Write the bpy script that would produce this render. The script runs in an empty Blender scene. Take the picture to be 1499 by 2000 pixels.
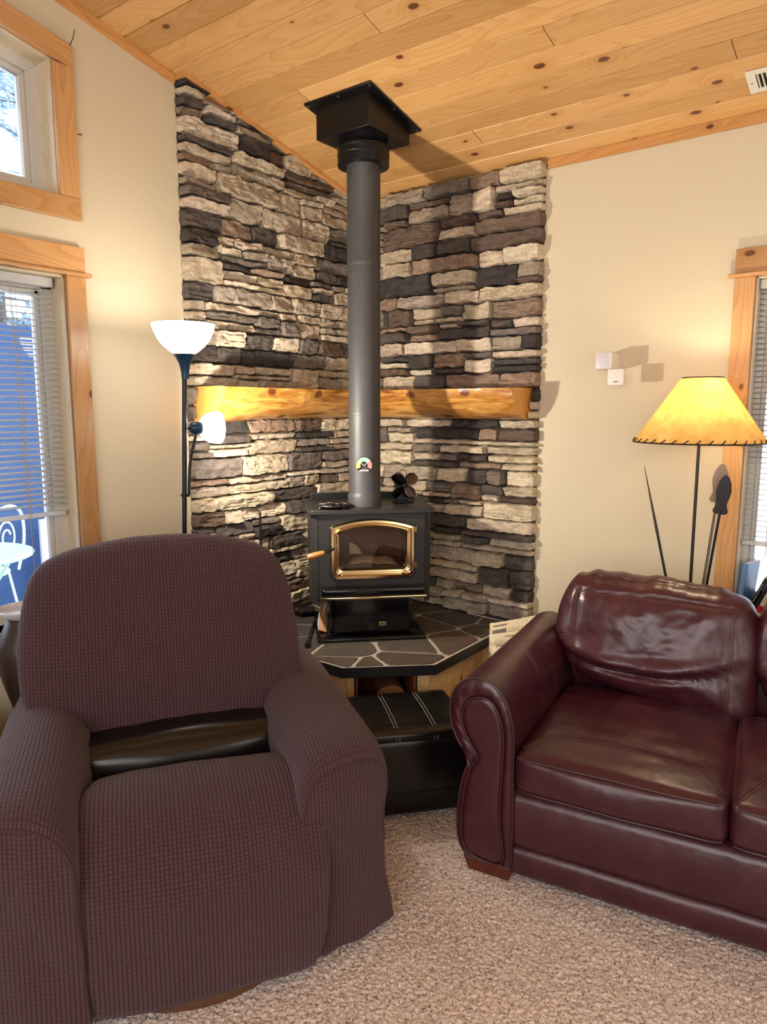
import bpy, bmesh, math, random
import numpy as np
from mathutils import Matrix, Vector, noise as mnoise

random.seed(7); np.random.seed(7)
scene = bpy.context.scene
COL = scene.collection
PI = math.pi
R_ = math.radians

# ------------------------------------------------------------------ camera, light, exposure
cam_d = bpy.data.cameras.new('camera'); cam = bpy.data.objects.new('camera', cam_d); COL.objects.link(cam)
cam_d.sensor_fit = 'HORIZONTAL'; cam_d.sensor_width = 36.0
cam_d.lens = 1385.0 / 1499.0 * 36.0
cam_d.clip_start = 0.05; cam_d.clip_end = 200
cam.location = (2.604, -3.157, 1.47)
cam.rotation_euler = (R_(90 - 8.3), 0, R_(37.2))
scene.camera = cam

vs = scene.view_settings
vs.view_transform = 'Standard'; vs.look = 'None'; vs.gamma = 1.0; vs.use_curve_mapping = False
vs.exposure = 0.0
try:
    scene.cycles.use_denoising = True
    scene.cycles.max_bounces = 8
    scene.cycles.diffuse_bounces = 4
    scene.cycles.sample_clamp_indirect = 6.0
    scene.cycles.caustics_reflective = False
    scene.cycles.caustics_refractive = False
except Exception:
    pass

world = bpy.data.worlds.new('sky'); scene.world = world; world.use_nodes = True
wn = world.node_tree; wn.nodes.clear()
_bg = wn.nodes.new('ShaderNodeBackground'); _wo = wn.nodes.new('ShaderNodeOutputWorld')
_bg.inputs[0].default_value = (0.80, 0.90, 1.0, 1); _bg.inputs[1].default_value = 3.2
wn.links.new(_bg.outputs[0], _wo.inputs[0])

def area_light(name, loc, rot, sx, sy, power, color):
    d = bpy.data.lights.new(name, 'AREA'); d.shape = 'RECTANGLE'; d.size = sx; d.size_y = sy
    d.energy = power; d.color = color
    o = bpy.data.objects.new(name, d); COL.objects.link(o); o.location = loc; o.rotation_euler = rot
    return o
def point_light(name, loc, power, color, radius):
    d = bpy.data.lights.new(name, 'POINT'); d.energy = power; d.color = color; d.shadow_soft_size = radius
    o = bpy.data.objects.new(name, d); COL.objects.link(o); o.location = loc
    return o
# fill lights added behind and beside the camera, then daylight through the left window
area_light('rear_fill', (3.0, -5.15, 1.75), (R_(82), 0, 0), 3.2, 1.9, 96, (1.0, 0.97, 0.96))
area_light('side_fill', (5.25, -2.6, 1.7), (0, R_(86), 0), 1.8, 2.6, 34, (1.0, 0.97, 0.95))
area_light('left_window_daylight', (-0.25, -2.45, 1.5), (0, R_(-90), 0), 2.2, 1.3, 30, (0.72, 0.85, 1.0))
TORCH_W, READ_W, TABLE_W = 4, 66, 10.5

# ------------------------------------------------------------------ helpers
def lin(r, g, b):
    f = lambda c: (c / 255 / 12.92) if c / 255 <= 0.04045 else ((c / 255 + 0.055) / 1.055) ** 2.4
    return (f(r), f(g), f(b), 1.0)

class MB:
    def __init__(s): s.v = []; s.f = []; s.m = []; s.uv = []; s.c = []
    def add(s, vs_, fs, mi=0, uv=None, col=None):
        b = len(s.v); s.v.extend([tuple(map(float, v)) for v in vs_])
        for k, f in enumerate(fs):
            s.f.append([b + i for i in f]); s.m.append(mi if isinstance(mi, int) else mi[k])
            s.uv.append(uv[k] if uv is not None else None)
            s.c.append((col[k] if isinstance(col, list) else col))
        return b
    def box(s, lo, hi, mi=0, M=None, grain=None, rnd=None, taper=None):
        x0, y0, z0 = lo; x1, y1, z1 = hi
        V = [(x0,y0,z0),(x1,y0,z0),(x1,y1,z0),(x0,y1,z0),(x0,y0,z1),(x1,y0,z1),(x1,y1,z1),(x0,y1,z1)]
        F = [(3,2,1,0),(4,5,6,7),(0,1,5,4),(1,2,6,5),(2,3,7,6),(3,0,4,7)]
        NA = [2,2,1,0,1,0]
        if rnd is None: rnd = random.random()
        uvs = None
        if grain is not None:
            uvs = []
            for f, na in zip(F, NA):
                o = [a for a in (0,1,2) if a != na]
                if grain in o:
                    a, b = grain, [q for q in o if q != grain][0]
                else: a, b = o
                uvs.append([(V[i][a] + rnd * 53.0, V[i][b] + rnd * 31.0) for i in f])
        if taper: V = [taper(v) for v in V]
        if M is not None: V = [M @ Vector(v) for v in V]
        s.add(V, F, mi, uvs, (rnd, rnd, rnd, 1))
    def rbox(s, lo, hi, r, mi=0, M=None, seg=3):
        bm = bmesh.new(); bmesh.ops.create_cube(bm, size=1)
        c = [(a + b) / 2 for a, b in zip(lo, hi)]; d = [b - a for a, b in zip(lo, hi)]
        for v in bm.verts: v.co = Vector((c[i] + v.co[i] * d[i] for i in range(3)))
        bmesh.ops.bevel(bm, geom=list(bm.edges), offset=r, segments=seg, profile=0.5, affect='EDGES')
        bm.verts.index_update()
        V = [(M @ v.co if M is not None else v.co.copy()) for v in bm.verts]
        F = [[v.index for v in f.verts] for f in bm.faces]
        uv = []
        for f in bm.faces:
            n = f.normal; na = max(range(3), key=lambda i: abs(n[i])); o = [a for a in (0,1,2) if a != na]
            uv.append([(v.co[o[0]], v.co[o[1]]) for v in f.verts])
        s.add(V, F, mi, uv); bm.free()
    def lathe(s, prof, seg=32, mi=0, M=None, close=False):
        V = []; F = []; n = len(prof)
        for i in range(seg):
            a = 2 * PI * i / seg
            for r, z in prof:
                p = Vector((r * math.cos(a), r * math.sin(a), z)); V.append(M @ p if M is not None else p)
        uv = []
        for i in range(seg):
            j = (i + 1) % seg
            for k in range(n - 1):
                F.append((i*n+k, j*n+k, j*n+k+1, i*n+k+1))
                uv.append([(i/seg, k/n), ((i+1)/seg, k/n), ((i+1)/seg, (k+1)/n), (i/seg, (k+1)/n)])
        if close:
            F.append([i*n for i in range(seg)][::-1]); uv.append([(0,0)]*seg)
            F.append([i*n+n-1 for i in range(seg)]); uv.append([(0,0)]*seg)
        s.add(V, F, mi, uv)
    def tube(s, pts, r, seg=8, mi=0, closed=False, caps=True, col=None):
        pts = [Vector(p) for p in pts]; n = len(pts)
        rr = r if isinstance(r, (list, tuple)) else [r] * n
        V = []; F = []
        t0 = None; N = None
        for i, p in enumerate(pts):
            if closed: t = pts[(i+1) % n] - pts[i-1]
            else: t = pts[min(i+1, n-1)] - pts[max(i-1, 0)]
            if t.length < 1e-9: t = Vector((0,0,1))
            t.normalize()
            if N is None:
                a = Vector((0,0,1)) if abs(t.z) < 0.9 else Vector((1,0,0))
                N = t.cross(a).normalized()
            else:
                N = (N - t * N.dot(t))
                if N.length < 1e-6: N = t.orthogonal()
                N.normalize()
            B = t.cross(N)
            for k in range(seg):
                a = 2 * PI * k / seg
                V.append(p + (N * math.cos(a) + B * math.sin(a)) * rr[i])
        for i in range(n if closed else n - 1):
            j = (i + 1) % n
            for k in range(seg):
                l = (k + 1) % seg
                F.append((i*seg+k, i*seg+l, j*seg+l, j*seg+k))
        if caps and not closed:
            F.append(list(range(seg))[::-1]); F.append([(n-1)*seg+k for k in range(seg)])
        s.add(V, F, mi, None, col)
    def prism(s, poly, axis, a0, a1, mi=0, M=None, rnd=None):
        """poly: 2-D points in the plane of the other two axes (in axis order), extruded along axis"""
        o = [a for a in (0,1,2) if a != axis]; n = len(poly)
        def mk(p, a):
            v = [0,0,0]; v[o[0]] = p[0]; v[o[1]] = p[1]; v[axis] = a
            v = Vector(v); return M @ v if M is not None else v
        V = [mk(p, a0) for p in poly] + [mk(p, a1) for p in poly]
        F = [list(range(n))[::-1], list(range(n, 2*n))]
        if rnd is None: rnd = random.random()
        uv = [[(poly[i][0]+rnd*53, poly[i][1]+rnd*31) for i in f] for f in ([*range(n)][::-1], [*range(n)])]
        L = 0
        for i in range(n):
            j = (i+1) % n; F.append((i, j, n+j, n+i))
            d = math.dist(poly[i], poly[j])
            uv.append([(L, a0), (L+d, a0), (L+d, a1), (L, a1)]); L += d
        s.add(V, F, mi, uv, (rnd, rnd, rnd, 1))
    def grid(s, P, mi=0, UV=None, closed_u=False, flip=False, col=None):
        """P[i][j] points; i rows, j columns"""
        n = len(P); m = len(P[0])
        V = [p for row in P for p in row]; F = []; uv = []
        for i in range(n - 1):
            for j in range(m if closed_u else m - 1):
                k = (j + 1) % m
                q = [(i, j), (i, k), (i+1, k), (i+1, j)]
                if flip: q = q[::-1]
                F.append([a*m+b for a, b in q])
                if UV is not None:
                    uv.append([UV[a][b] for a, b in q])
        s.add(V, F, mi, uv if UV is not None else None, col)
    def build(s, name, mats, parent=None, smooth=None, M=None, bevel=None, subsurf=None, flat=False):
        me = bpy.data.meshes.new(name)
        me.from_pydata(s.v, [], s.f)
        if not isinstance(mats, (list, tuple)): mats = [mats]
        for m in mats: me.materials.append(m)
        me.polygons.foreach_set('material_index', s.m)
        if any(u is not None for u in s.uv):
            l = me.uv_layers.new(name='UVMap'); d = []
            for f, u in zip(s.f, s.uv):
                if u is None: d.extend([0.0, 0.0] * len(f))
                else:
                    for p in u: d.extend((float(p[0]), float(p[1])))
            l.data.foreach_set('uv', d)
        if any(c is not None for c in s.c):
            a = me.color_attributes.new('tint', 'FLOAT_COLOR', 'CORNER'); d = []
            for f, c in zip(s.f, s.c):
                c = c or (0.5, 0.5, 0.5, 1)
                for _ in f: d.extend(c)
            a.data.foreach_set('color', d)
        me.validate(clean_customdata=False)
        bm = bmesh.new(); bm.from_mesh(me)
        bmesh.ops.recalc_face_normals(bm, faces=bm.faces)
        bm.to_mesh(me); bm.free()
        if not flat:
            me.polygons.foreach_set('use_smooth', [True] * len(me.polygons))
            me.set_sharp_from_angle(angle=R_(smooth if smooth is not None else 40))
        o = bpy.data.objects.new(name, me); COL.objects.link(o)
        if parent: o.parent = parent
        if M is not None: o.matrix_local = M
        if bevel:
            b = o.modifiers.new('bevel', 'BEVEL'); b.width = bevel; b.segments = 2; b.limit_method = 'ANGLE'; b.angle_limit = R_(50)
        if subsurf:
            b = o.modifiers.new('sub', 'SUBSURF'); b.levels = subsurf; b.render_levels = subsurf
        return o

def thing(name, label, cat, loc=(0,0,0), rotz=0.0, group=None):
    o = bpy.data.objects.new(name, None); COL.objects.link(o); o.empty_display_size = 0.1
    o.location = loc; o.rotation_euler = (0, 0, rotz)
    return tag(o, label, cat, group)
def tag(o, label, cat, group=None):
    o['label'] = label; o['category'] = cat
    if group: o['group'] = group
    return o
def struct(o, label=None):
    o['kind'] = 'structure'
    if label: o['label'] = label
    return o

def vn(p, sc):                     # smooth noise -1..1
    return mnoise.noise(Vector(p) * sc)
def fbm(p, sc, oc=3):
    t = 0; a = 1.0
    for k in range(oc):
        t += a * mnoise.noise(Vector(p) * sc); sc *= 2.1; a *= 0.5
    return t
def smooth_closed(pts, n):
    """Catmull-Rom closed resample of 2-D / 3-D points into n points of about equal spacing"""
    P = [Vector(p) for p in pts]; m = len(P); out = []
    for i in range(m):
        p0, p1, p2, p3 = P[i-1], P[i], P[(i+1) % m], P[(i+2) % m]
        for k in range(24):
            t = k / 24
            out.append(0.5 * ((2*p1) + (p2-p0)*t + (2*p0-5*p1+4*p2-p3)*t*t + (3*p1-p0-3*p2+p3)*t**3))
    return resample(out, n, True)
def smooth_open(pts, n):
    P = [Vector(p) for p in pts]; P = [P[0]*2-P[1]] + P + [P[-1]*2-P[-2]]; out = []
    for i in range(1, len(P) - 2):
        p0, p1, p2, p3 = P[i-1], P[i], P[i+1], P[i+2]
        for k in range(24):
            t = k / 24
            out.append(0.5 * ((2*p1) + (p2-p0)*t + (2*p0-5*p1+4*p2-p3)*t*t + (3*p1-p0-3*p2+p3)*t**3))
    out.append(P[-2]); return resample(out, n, False)
def resample(P, n, closed):
    P = list(P)
    if closed: P = P + [P[0]]
    L = [0]
    for a, b in zip(P, P[1:]): L.append(L[-1] + (b-a).length)
    out = []; j = 0
    for k in range(n):
        t = L[-1] * (k / n if closed else k / (n-1))
        while j < len(P) - 2 and L[j+1] < t: j += 1
        d = L[j+1] - L[j]
        out.append(P[j].lerp(P[j+1], 0 if d < 1e-12 else min(1, (t-L[j])/d)))
    return out

# ------------------------------------------------------------------ materials
class NT:
    def __init__(s, name):
        s.mat = bpy.data.materials.new(name); s.mat.use_nodes = True
        s.t = s.mat.node_tree; s.t.nodes.clear()
        s.out = s.n('ShaderNodeOutputMaterial')
    def n(s, typ, ins=None, **props):
        nd = s.t.nodes.new(typ)
        for k, v in props.items(): setattr(nd, k, v)
        for k, v in (ins or {}).items():
            sk = nd.inputs[k]
            if hasattr(v, 'is_output') or isinstance(v, bpy.types.NodeSocket): s.t.links.new(v, sk)
            else: sk.default_value = v
        return nd
    def math(s, op, a, b=0.0, c=0.0, clamp=False):
        nd = s.n('ShaderNodeMath', {0: a, 1: b, 2: c}, operation=op); nd.use_clamp = clamp; return nd.outputs[0]
    def mix(s, f, a, b, mode='MIX'):
        nd = s.n('ShaderNodeMix', {0: f, 6: a, 7: b}, data_type='RGBA', blend_type=mode); return nd.outputs[2]
    def ramp(s, f, stops, interp='LINEAR'):
        nd = s.n('ShaderNodeValToRGB', {0: f}); cr = nd.color_ramp; cr.interpolation = interp
        while len(cr.elements) < len(stops): cr.elements.new(0.5)
        for e, (p, c) in zip(cr.elements, stops): e.position = p; e.color = c
        return nd.outputs[0]
    def maprange(s, v, a, b, c=0.0, d=1.0, smooth=True):
        nd = s.n('ShaderNodeMapRange', {0: v, 1: a, 2: b, 3: c, 4: d}, interpolation_type='SMOOTHSTEP' if smooth else 'LINEAR'); return nd.outputs[0]
    def noise(s, vec, scale, detail=2.0, rough=0.5, dist=0.0):
        nd = s.n('ShaderNodeTexNoise', {'Scale': scale, 'Detail': detail, 'Roughness': rough, 'Distortion': dist})
        if vec is not None: s.t.links.new(vec, nd.inputs['Vector'])
        return nd
    def bump(s, h, strength, dist=0.01, normal=None):
        nd = s.n('ShaderNodeBump', {'Height': h, 'Strength': strength, 'Distance': dist})
        if normal is not None: s.t.links.new(normal, nd.inputs['Normal'])
        return nd.outputs[0]
    def bsdf(s, color, rough=0.5, metal=0.0, normal=None, **kw):
        nd = s.n('ShaderNodeBsdfPrincipled', {'Base Color': color, 'Roughness': rough, 'Metallic': metal})
        for k, v in kw.items():
            k = k.replace('_', ' ')
            if hasattr(v, 'is_output'): s.t.links.new(v, nd.inputs[k])
            else: nd.inputs[k].default_value = v
        if normal is not None: s.t.links.new(normal, nd.inputs['Normal'])
        s.t.links.new(nd.outputs[0], s.out.inputs[0])
        return nd
    def obj(s): return s.n('ShaderNodeTexCoord').outputs['Object']
    def uv(s): return s.n('ShaderNodeTexCoord').outputs['UV']

def plain(name, color, rough=0.5, metal=0.0, bump=0.0, bscale=60.0, var=0.0, **kw):
    t = NT(name); c = color; nrm = None
    if var or bump:
        co = t.obj(); nz = t.noise(co, bscale, 3.0)
        if var:
            c = t.mix(nz.outputs[0], tuple(min(1, x * (1 - var)) for x in color[:3]) + (1,), tuple(min(1, x * (1 + var)) for x in color[:3]) + (1,))
        if bump: nrm = t.bump(nz.outputs[0], bump, 0.004)
    t.bsdf(c, rough, metal, nrm, **kw)
    return t.mat

def pine(name, light, mid, knotc=lin(88, 44, 18), rough=0.38, knots=0.55, streak=0.55, coat=0.15, fib=0.10):
    t = NT(name)
    uv = t.uv(); sep = t.n('ShaderNodeSeparateXYZ', {0: uv}); u, v = sep.outputs[0], sep.outputs[1]
    tint = t.n('ShaderNodeVertexColor', layer_name='tint'); rnd = t.n('ShaderNodeSeparateColor', {0: tint.outputs[0]}).outputs[0]
    # knots
    kv = t.n('ShaderNodeCombineXYZ', {0: t.math('MULTIPLY', u, 3.2), 1: t.math('MULTIPLY', v, 5.2)})
    vor = t.n('ShaderNodeTexVoronoi', {'Vector': kv.outputs[0], 'Scale': 1.0, 'Randomness': 1.0}, voronoi_dimensions='2D')
    vr = t.n('ShaderNodeSeparateColor', {0: vor.outputs['Color']})
    has = t.math('LESS_THAN', vr.outputs[0], knots)
    size = t.math('MULTIPLY_ADD', vr.outputs[1], 0.055, 0.022)
    dn = t.math('ADD', vor.outputs['Distance'], t.math('MULTIPLY', t.math('SUBTRACT', t.noise(uv, 90, 2).outputs[0], 0.5), 0.03))
    kd = t.math('DIVIDE', dn, size)
    kmask = t.math('MULTIPLY', t.maprange(kd, 0.75, 1.15, 1.0, 0.0), has)
    halo = t.math('MULTIPLY', t.maprange(kd, 0.9, 4.0, 1.0, 0.0), has)
    # grain contours
    gv = t.n('ShaderNodeCombineXYZ', {0: t.math('MULTIPLY', u, 1.1), 1: t.math('MULTIPLY', v, 7.0)})
    n1 = t.noise(gv.outputs[0], 1.0, 1.5, 0.45).outputs[0]
    ph = t.math('ADD', t.math('MULTIPLY', n1, 15.0), t.math('MULTIPLY', v, 16.0))
    ph = t.math('ADD', ph, t.math('MULTIPLY', halo, 2.2))
    fr = t.math('FRACT', ph)
    line = t.math('POWER', fr, 2.5)
    fv = t.n('ShaderNodeCombineXYZ', {0: t.math('MULTIPLY', u, 6.0), 1: t.math('MULTIPLY', v, 260.0)})
    fibre = t.noise(fv.outputs[0], 1.0, 2.0).outputs[0]
    c = t.mix(t.math('MULTIPLY', line, streak), light, mid)
    c = t.mix(t.math('MULTIPLY', halo, 0.35), c, mid)
    pv = t.math('MULTIPLY_ADD', rnd, 0.36, 0.82)
    fbv = t.math('MULTIPLY_ADD', fibre, fib * 2, 1 - fib)
    c = t.mix(1.0, c, t.n('ShaderNodeCombineColor', {0: t.math('MULTIPLY', pv, fbv), 1: t.math('MULTIPLY', t.math('MULTIPLY_ADD', rnd, 0.40, 0.79), fbv), 2: t.math('MULTIPLY', t.math('MULTIPLY_ADD', rnd, 0.5, 0.74), fbv)}).outputs[0], 'MULTIPLY')
    # dark stain streaks
    sv = t.n('ShaderNodeCombineXYZ', {0: t.math('MULTIPLY', u, 0.7), 1: t.math('MULTIPLY', v, 22.0)})
    st = t.maprange(t.noise(sv.outputs[0], 1.0, 3.0, 0.6).outputs[0], 0.66, 0.78)
    c = t.mix(t.math('MULTIPLY', st, 0.35), c, knotc)
    c = t.mix(t.math('MULTIPLY', kmask, 0.92), c, knotc)
    t.bsdf(c, rough, 0.0, t.bump(t.math('ADD', line, fibre), 0.06, 0.002), Coat_Weight=coat, Coat_Roughness=0.25)
    return t.mat

M_CEIL = pine('ceiling_pine', lin(209, 166, 108), lin(184, 127, 66), knots=0.62, streak=0.5)
M_TRIM = pine('trim_pine', lin(192, 148, 98), lin(164, 110, 62), knots=0.22, rough=0.33)
M_JAMB = pine('pale_jamb_pine', lin(228, 214, 186), lin(205, 185, 150), knotc=lin(140, 120, 100), knots=0.2)
M_BASEW = pine('hearth_base_pine', lin(236, 198, 140), lin(212, 160, 96), knots=0.5)
M_CROWN = pine('crown_pine', lin(214, 160, 100), lin(178, 118, 62), knots=0.1)

def wall_paint():
    t = NT('cream_wall_paint'); co = t.obj()
    n1 = t.noise(co, 28, 3, 0.55).outputs[0]; n2 = t.noise(co, 160, 2).outputs[0]
    h = t.math('ADD', t.math('MULTIPLY', t.maprange(n1, 0.42, 0.62), 0.7), t.math('MULTIPLY', n2, 0.3))
    t.bsdf(lin(209, 198, 172), 0.6, 0, t.bump(h, 0.12, 0.003)); return t.mat
M_WALL = wall_paint()

def stone_mat():
    t = NT('ledge_stone'); co = t.obj()
    vc = t.n('ShaderNodeVertexColor', layer_name='tint').outputs[0]
    sv = t.n('ShaderNodeMapping', {'Vector': co, 'Scale': (12, 12, 58)}).outputs[0]
    n1 = t.noise(sv, 1.0, 4, 0.6).outputs[0]; n2 = t.noise(co, 70, 4, 0.65).outputs[0]; n3 = t.noise(co, 7, 2).outputs[0]
    k = t.math('ADD', t.math('MULTIPLY', n1, 0.5), t.math('MULTIPLY', n2, 0.5))
    f = t.maprange(k, 0.3, 0.7, 0.60, 1.30)
    c = t.mix(1.0, vc, t.n('ShaderNodeCombineColor', {0: f, 1: f, 2: f}).outputs[0], 'MULTIPLY')
    c = t.mix(t.math('MULTIPLY', t.maprange(n3, 0.55, 0.75), 0.25), c, lin(128, 102, 84))
    h = t.math('ADD', t.math('MULTIPLY', n1, 0.6), t.math('MULTIPLY', n2, 0.6))
    t.bsdf(c, 0.82, 0, t.bump(h, 0.6, 0.009)); return t.mat
M_STONE = stone_mat()
M_GROUT = plain('stone_backing', lin(58, 48, 42), 0.9)

def carpet_mat():
    t = NT('speckled_carpet'); co = t.obj()
    n1 = t.noise(co, 150, 2, 0.6).outputs[0]; n2 = t.noise(co, 115, 2, 0.6, 0.8).outputs[0]; n3 = t.noise(co, 2.2, 2).outputs[0]
    n4 = t.noise(co, 230, 1).outputs[0]
    c = t.mix(t.maprange(n1, 0.35, 0.65), lin(206, 187, 178), lin(240, 225, 217))
    c = t.mix(t.math('MULTIPLY', t.maprange(n2, 0.57, 0.64), 0.85), c, lin(112, 92, 86))
    c = t.mix(t.math('MULTIPLY', t.maprange(n4, 0.60, 0.68), 0.75), c, lin(118, 98, 92))
    c = t.mix(t.math('MULTIPLY', t.maprange(n3, 0.4, 0.7), 0.10), c, lin(190, 164, 154))
    t.bsdf(c, 0.95, 0, t.bump(n1, 0.35, 0.004), Sheen_Weight=0.1); return t.mat
M_CARPET = carpet_mat()

def waffle(name, base, dark, p=0.0105):
    t = NT(name); uv = t.uv(); sep = t.n('ShaderNodeSeparateXYZ', {0: uv})
    def groove(s, w):
        a = t.math('ABSOLUTE', t.math('SINE', t.math('MULTIPLY', s, PI / p)))
        return t.maprange(a, 0.0, w, 1.0, 0.0)
    gu = groove(sep.outputs[0], 0.85); gv = groove(sep.outputs[1], 0.62)
    g = t.math('MAXIMUM', gu, t.math('MULTIPLY', gv, 0.75))
    co = t.obj(); n = t.noise(co, 220, 2).outputs[0]; n2 = t.noise(co, 5, 2).outputs[0]
    b2 = t.mix(t.maprange(n, 0.3, 0.7), tuple(x * 0.8 for x in base[:3]) + (1,), tuple(x * 1.25 for x in base[:3]) + (1,))
    b2 = t.mix(t.math('MULTIPLY', t.maprange(n2, 0.45, 0.75), 0.25), b2, tuple(x * 1.5 for x in base[:3]) + (1,))
    c = t.mix(t.math('MULTIPLY', g, 0.85), b2, dark)
    h = t.math('SUBTRACT', t.math('MULTIPLY', n, 0.25), g)
    t.bsdf(c, 0.9, 0, t.bump(h, 0.7, 0.003), Sheen_Weight=0.12, Sheen_Roughness=0.5); return t.mat
M_WAFFLE = waffle('waffle_knit_slipcover', lin(77, 46, 53), lin(24, 12, 16))

M_PLUMSEAM = plain('plum_seam_thread', lin(66, 42, 46), .9)
def leather(name, c0, c1, rough=0.33, scuff=0.25, sc=1.0, crease=0.3):
    t = NT(name); co = t.obj()
    n1 = t.noise(co, 6 * sc, 3, 0.6).outputs[0]; vo = t.n('ShaderNodeTexVoronoi', {'Vector': co, 'Scale': 330 * sc}, feature='DISTANCE_TO_EDGE').outputs[0]
    c = t.mix(t.maprange(n1, 0.35, 0.7), c0, c1)
    n3 = t.noise(co, 13 * sc, 2, 0.5).outputs[0]
    c = t.mix(t.math('MULTIPLY', t.maprange(n3, 0.5, 0.75), scuff), c, tuple(min(1, x * 1.5 + 0.004) for x in c1[:3]) + (1,))
    rg = t.math('MULTIPLY_ADD', n3, 0.16, rough - 0.08)
    b = t.bump(vo, 0.06, 0.001); b = t.bump(n1, crease, 0.02, b)
    t.bsdf(c, rg, 0, b, Specular_IOR_Level=0.55); return t.mat
M_BURG = leather('burgundy_leather', lin(58, 21, 33), lin(68, 28, 36))
M_BURG_SEAM = plain('burgundy_piping', lin(58, 28, 30), 0.4)
M_BURG_STITCH = plain('brown_stitching', lin(92, 58, 48), 0.6)
M_BLKLEATHER = leather('black_leather', lin(9, 8, 9), lin(13, 12, 12), 0.26, 0.03, crease=0.05)
M_BRNLEATHER = leather('dark_brown_leather', lin(15, 10, 11), lin(20, 13, 13), 0.24, 0.02, crease=0.04)
M_STITCH = plain('pale_stitching', lin(150, 145, 142), 0.6)
M_STOVE = plain('matt_stove_steel', lin(44, 43, 44), 0.46, 0.3, 0.05, 240)
M_PIPE = plain('flue_pipe_black', lin(74, 74, 76), 0.5, 0.4, 0.02, 9, 0.18)
M_BLACK = plain('satin_black_metal', lin(15, 15, 18), 0.35, 0.3)
M_ENAMEL = plain('black_enamel', lin(7, 8, 12), 0.16, 0.0)
M_BRASS = plain('polished_brass', lin(224, 203, 160), 0.14, 1.0)
M_IRON = plain('cast_iron', lin(40, 36, 36), 0.45, 0.5, 0.25, 120)
M_BLADE = plain('bronzed_fan_blade', lin(92, 84, 86), 0.18, 1.0)
M_TEAL = plain('blue_black_lamp_metal', lin(18, 52, 78), 0.3, 0.2)
M_POLE = plain('dark_lamp_pole', lin(18, 26, 32), 0.35, 0.3)
M_WHITE = plain('white_plastic', lin(226, 224, 220), 0.45)
M_VENT = plain('white_vent_enamel', lin(226, 224, 218), 0.4)
M_DARKHOLE = plain('dark_cavity', lin(30, 28, 26), 0.9)
M_VINYL = plain('vinyl_window_frame', lin(206, 202, 194), 0.4)
def blind_mat():
    t = NT('blind_slat')
    df = t.n('ShaderNodeBsdfDiffuse', {'Color': lin(232, 232, 232)}); tr = t.n('ShaderNodeBsdfTranslucent', {'Color': lin(226, 230, 236)})
    mx = t.n('ShaderNodeMixShader', {0: 0.45, 1: df.outputs[0], 2: tr.outputs[0]})
    t.t.links.new(mx.outputs[0], t.out.inputs[0]); return t.mat
M_BLIND = blind_mat()
M_CORD = plain('blind_cord', lin(170, 160, 150), 0.7)
M_SLATE_TRIM = plain('black_edge_metal', lin(26, 26, 28), 0.4, 0.2)
M_MORTAR = plain('pale_grout', lin(156, 150, 140), 0.85, 0, 0.2, 120, 0.15)
M_CASTROD = plain('dark_bronze_rod', lin(48, 38, 32), 0.4, 0.5)
M_PAPERW = plain('white_paper', lin(232, 226, 212), 0.8)
M_WOODHANDLE = pine('varnished_handle_wood', lin(196, 130, 70), lin(150, 88, 40), knots=0.0)
M_FOOT = plain('red_brown_wood_foot', lin(84, 34, 18), 0.35, 0, 0.05, 40, 0.2)
M_DARKWOOD = plain('dark_carved_wood', lin(52, 38, 34), 0.4, 0, 0.2, 30, 0.25)

def slate_mat():
    t = NT('slate_flagstone'); co = t.obj()
    vc = t.n('ShaderNodeVertexColor', layer_name='tint').outputs[0]
    n1 = t.noise(co, 14, 4, 0.6).outputs[0]; n2 = t.noise(co, 90, 3, 0.6).outputs[0]
    f = t.math('MULTIPLY_ADD', n1, 0.9, 0.55)
    c = t.mix(1.0, vc, t.n('ShaderNodeCombineColor', {0: f, 1: f, 2: f}).outputs[0], 'MULTIPLY')
    t.bsdf(c, 0.42, 0, t.bump(t.math('ADD', n1, n2), 0.3, 0.004)); return t.mat
M_SLATE = slate_mat()

def mantel_mat():
    t = NT('peeled_log_wood'); co = t.uv()
    mp = t.n('ShaderNodeMapping', {'Vector': co, 'Scale': (4, 26, 1)}).outputs[0]
    n1 = t.noise(mp, 1.0, 4, 0.62, 0.8).outputs[0]
    mp2 = t.n('ShaderNodeMapping', {'Vector': co, 'Scale': (3.2, 9, 1)}).outputs[0]
    n2 = t.noise(mp2, 1.0, 3, 0.6, 1.0).outputs[0]
    c = t.ramp(n1, [(0.28, lin(104, 56, 20)), (0.44, lin(180, 122, 52)), (0.60, lin(214, 162, 84)), (0.8, lin(228, 186, 112))])
    c = t.mix(t.math('MULTIPLY', t.maprange(n2, 0.52, 0.68), 0.7), c, lin(140, 78, 30))
    kv = t.n('ShaderNodeMapping', {'Vector': co, 'Scale': (3.0, 4.2, 1)}).outputs[0]
    vor = t.n('ShaderNodeTexVoronoi', {'Vector': kv, 'Scale': 1.0}, voronoi_dimensions='2D')
    has = t.math('LESS_THAN', t.n('ShaderNodeSeparateColor', {0: vor.outputs['Color']}).outputs[0], 0.75)
    d = t.math('ADD', vor.outputs['Distance'], t.math('MULTIPLY', t.math('SUBTRACT', t.noise(co, 40, 3).outputs[0], 0.5), 0.09))
    c = t.mix(t.math('MULTIPLY', t.math('MULTIPLY', t.maprange(d, 0.05, 0.11, 1, 0), has), 0.9), c, lin(96, 40, 16))
    t.bsdf(c, 0.32, 0, t.bump(n1, 0.35, 0.006), Coat_Weight=0.4, Coat_Roughness=0.2); return t.mat
M_MANTEL = mantel_mat()
M_ENDGRAIN = plain('log_end_grain', lin(212, 152, 74), 0.4, 0, 0.1, 25, 0.22, Coat_Weight=0.3)

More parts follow.
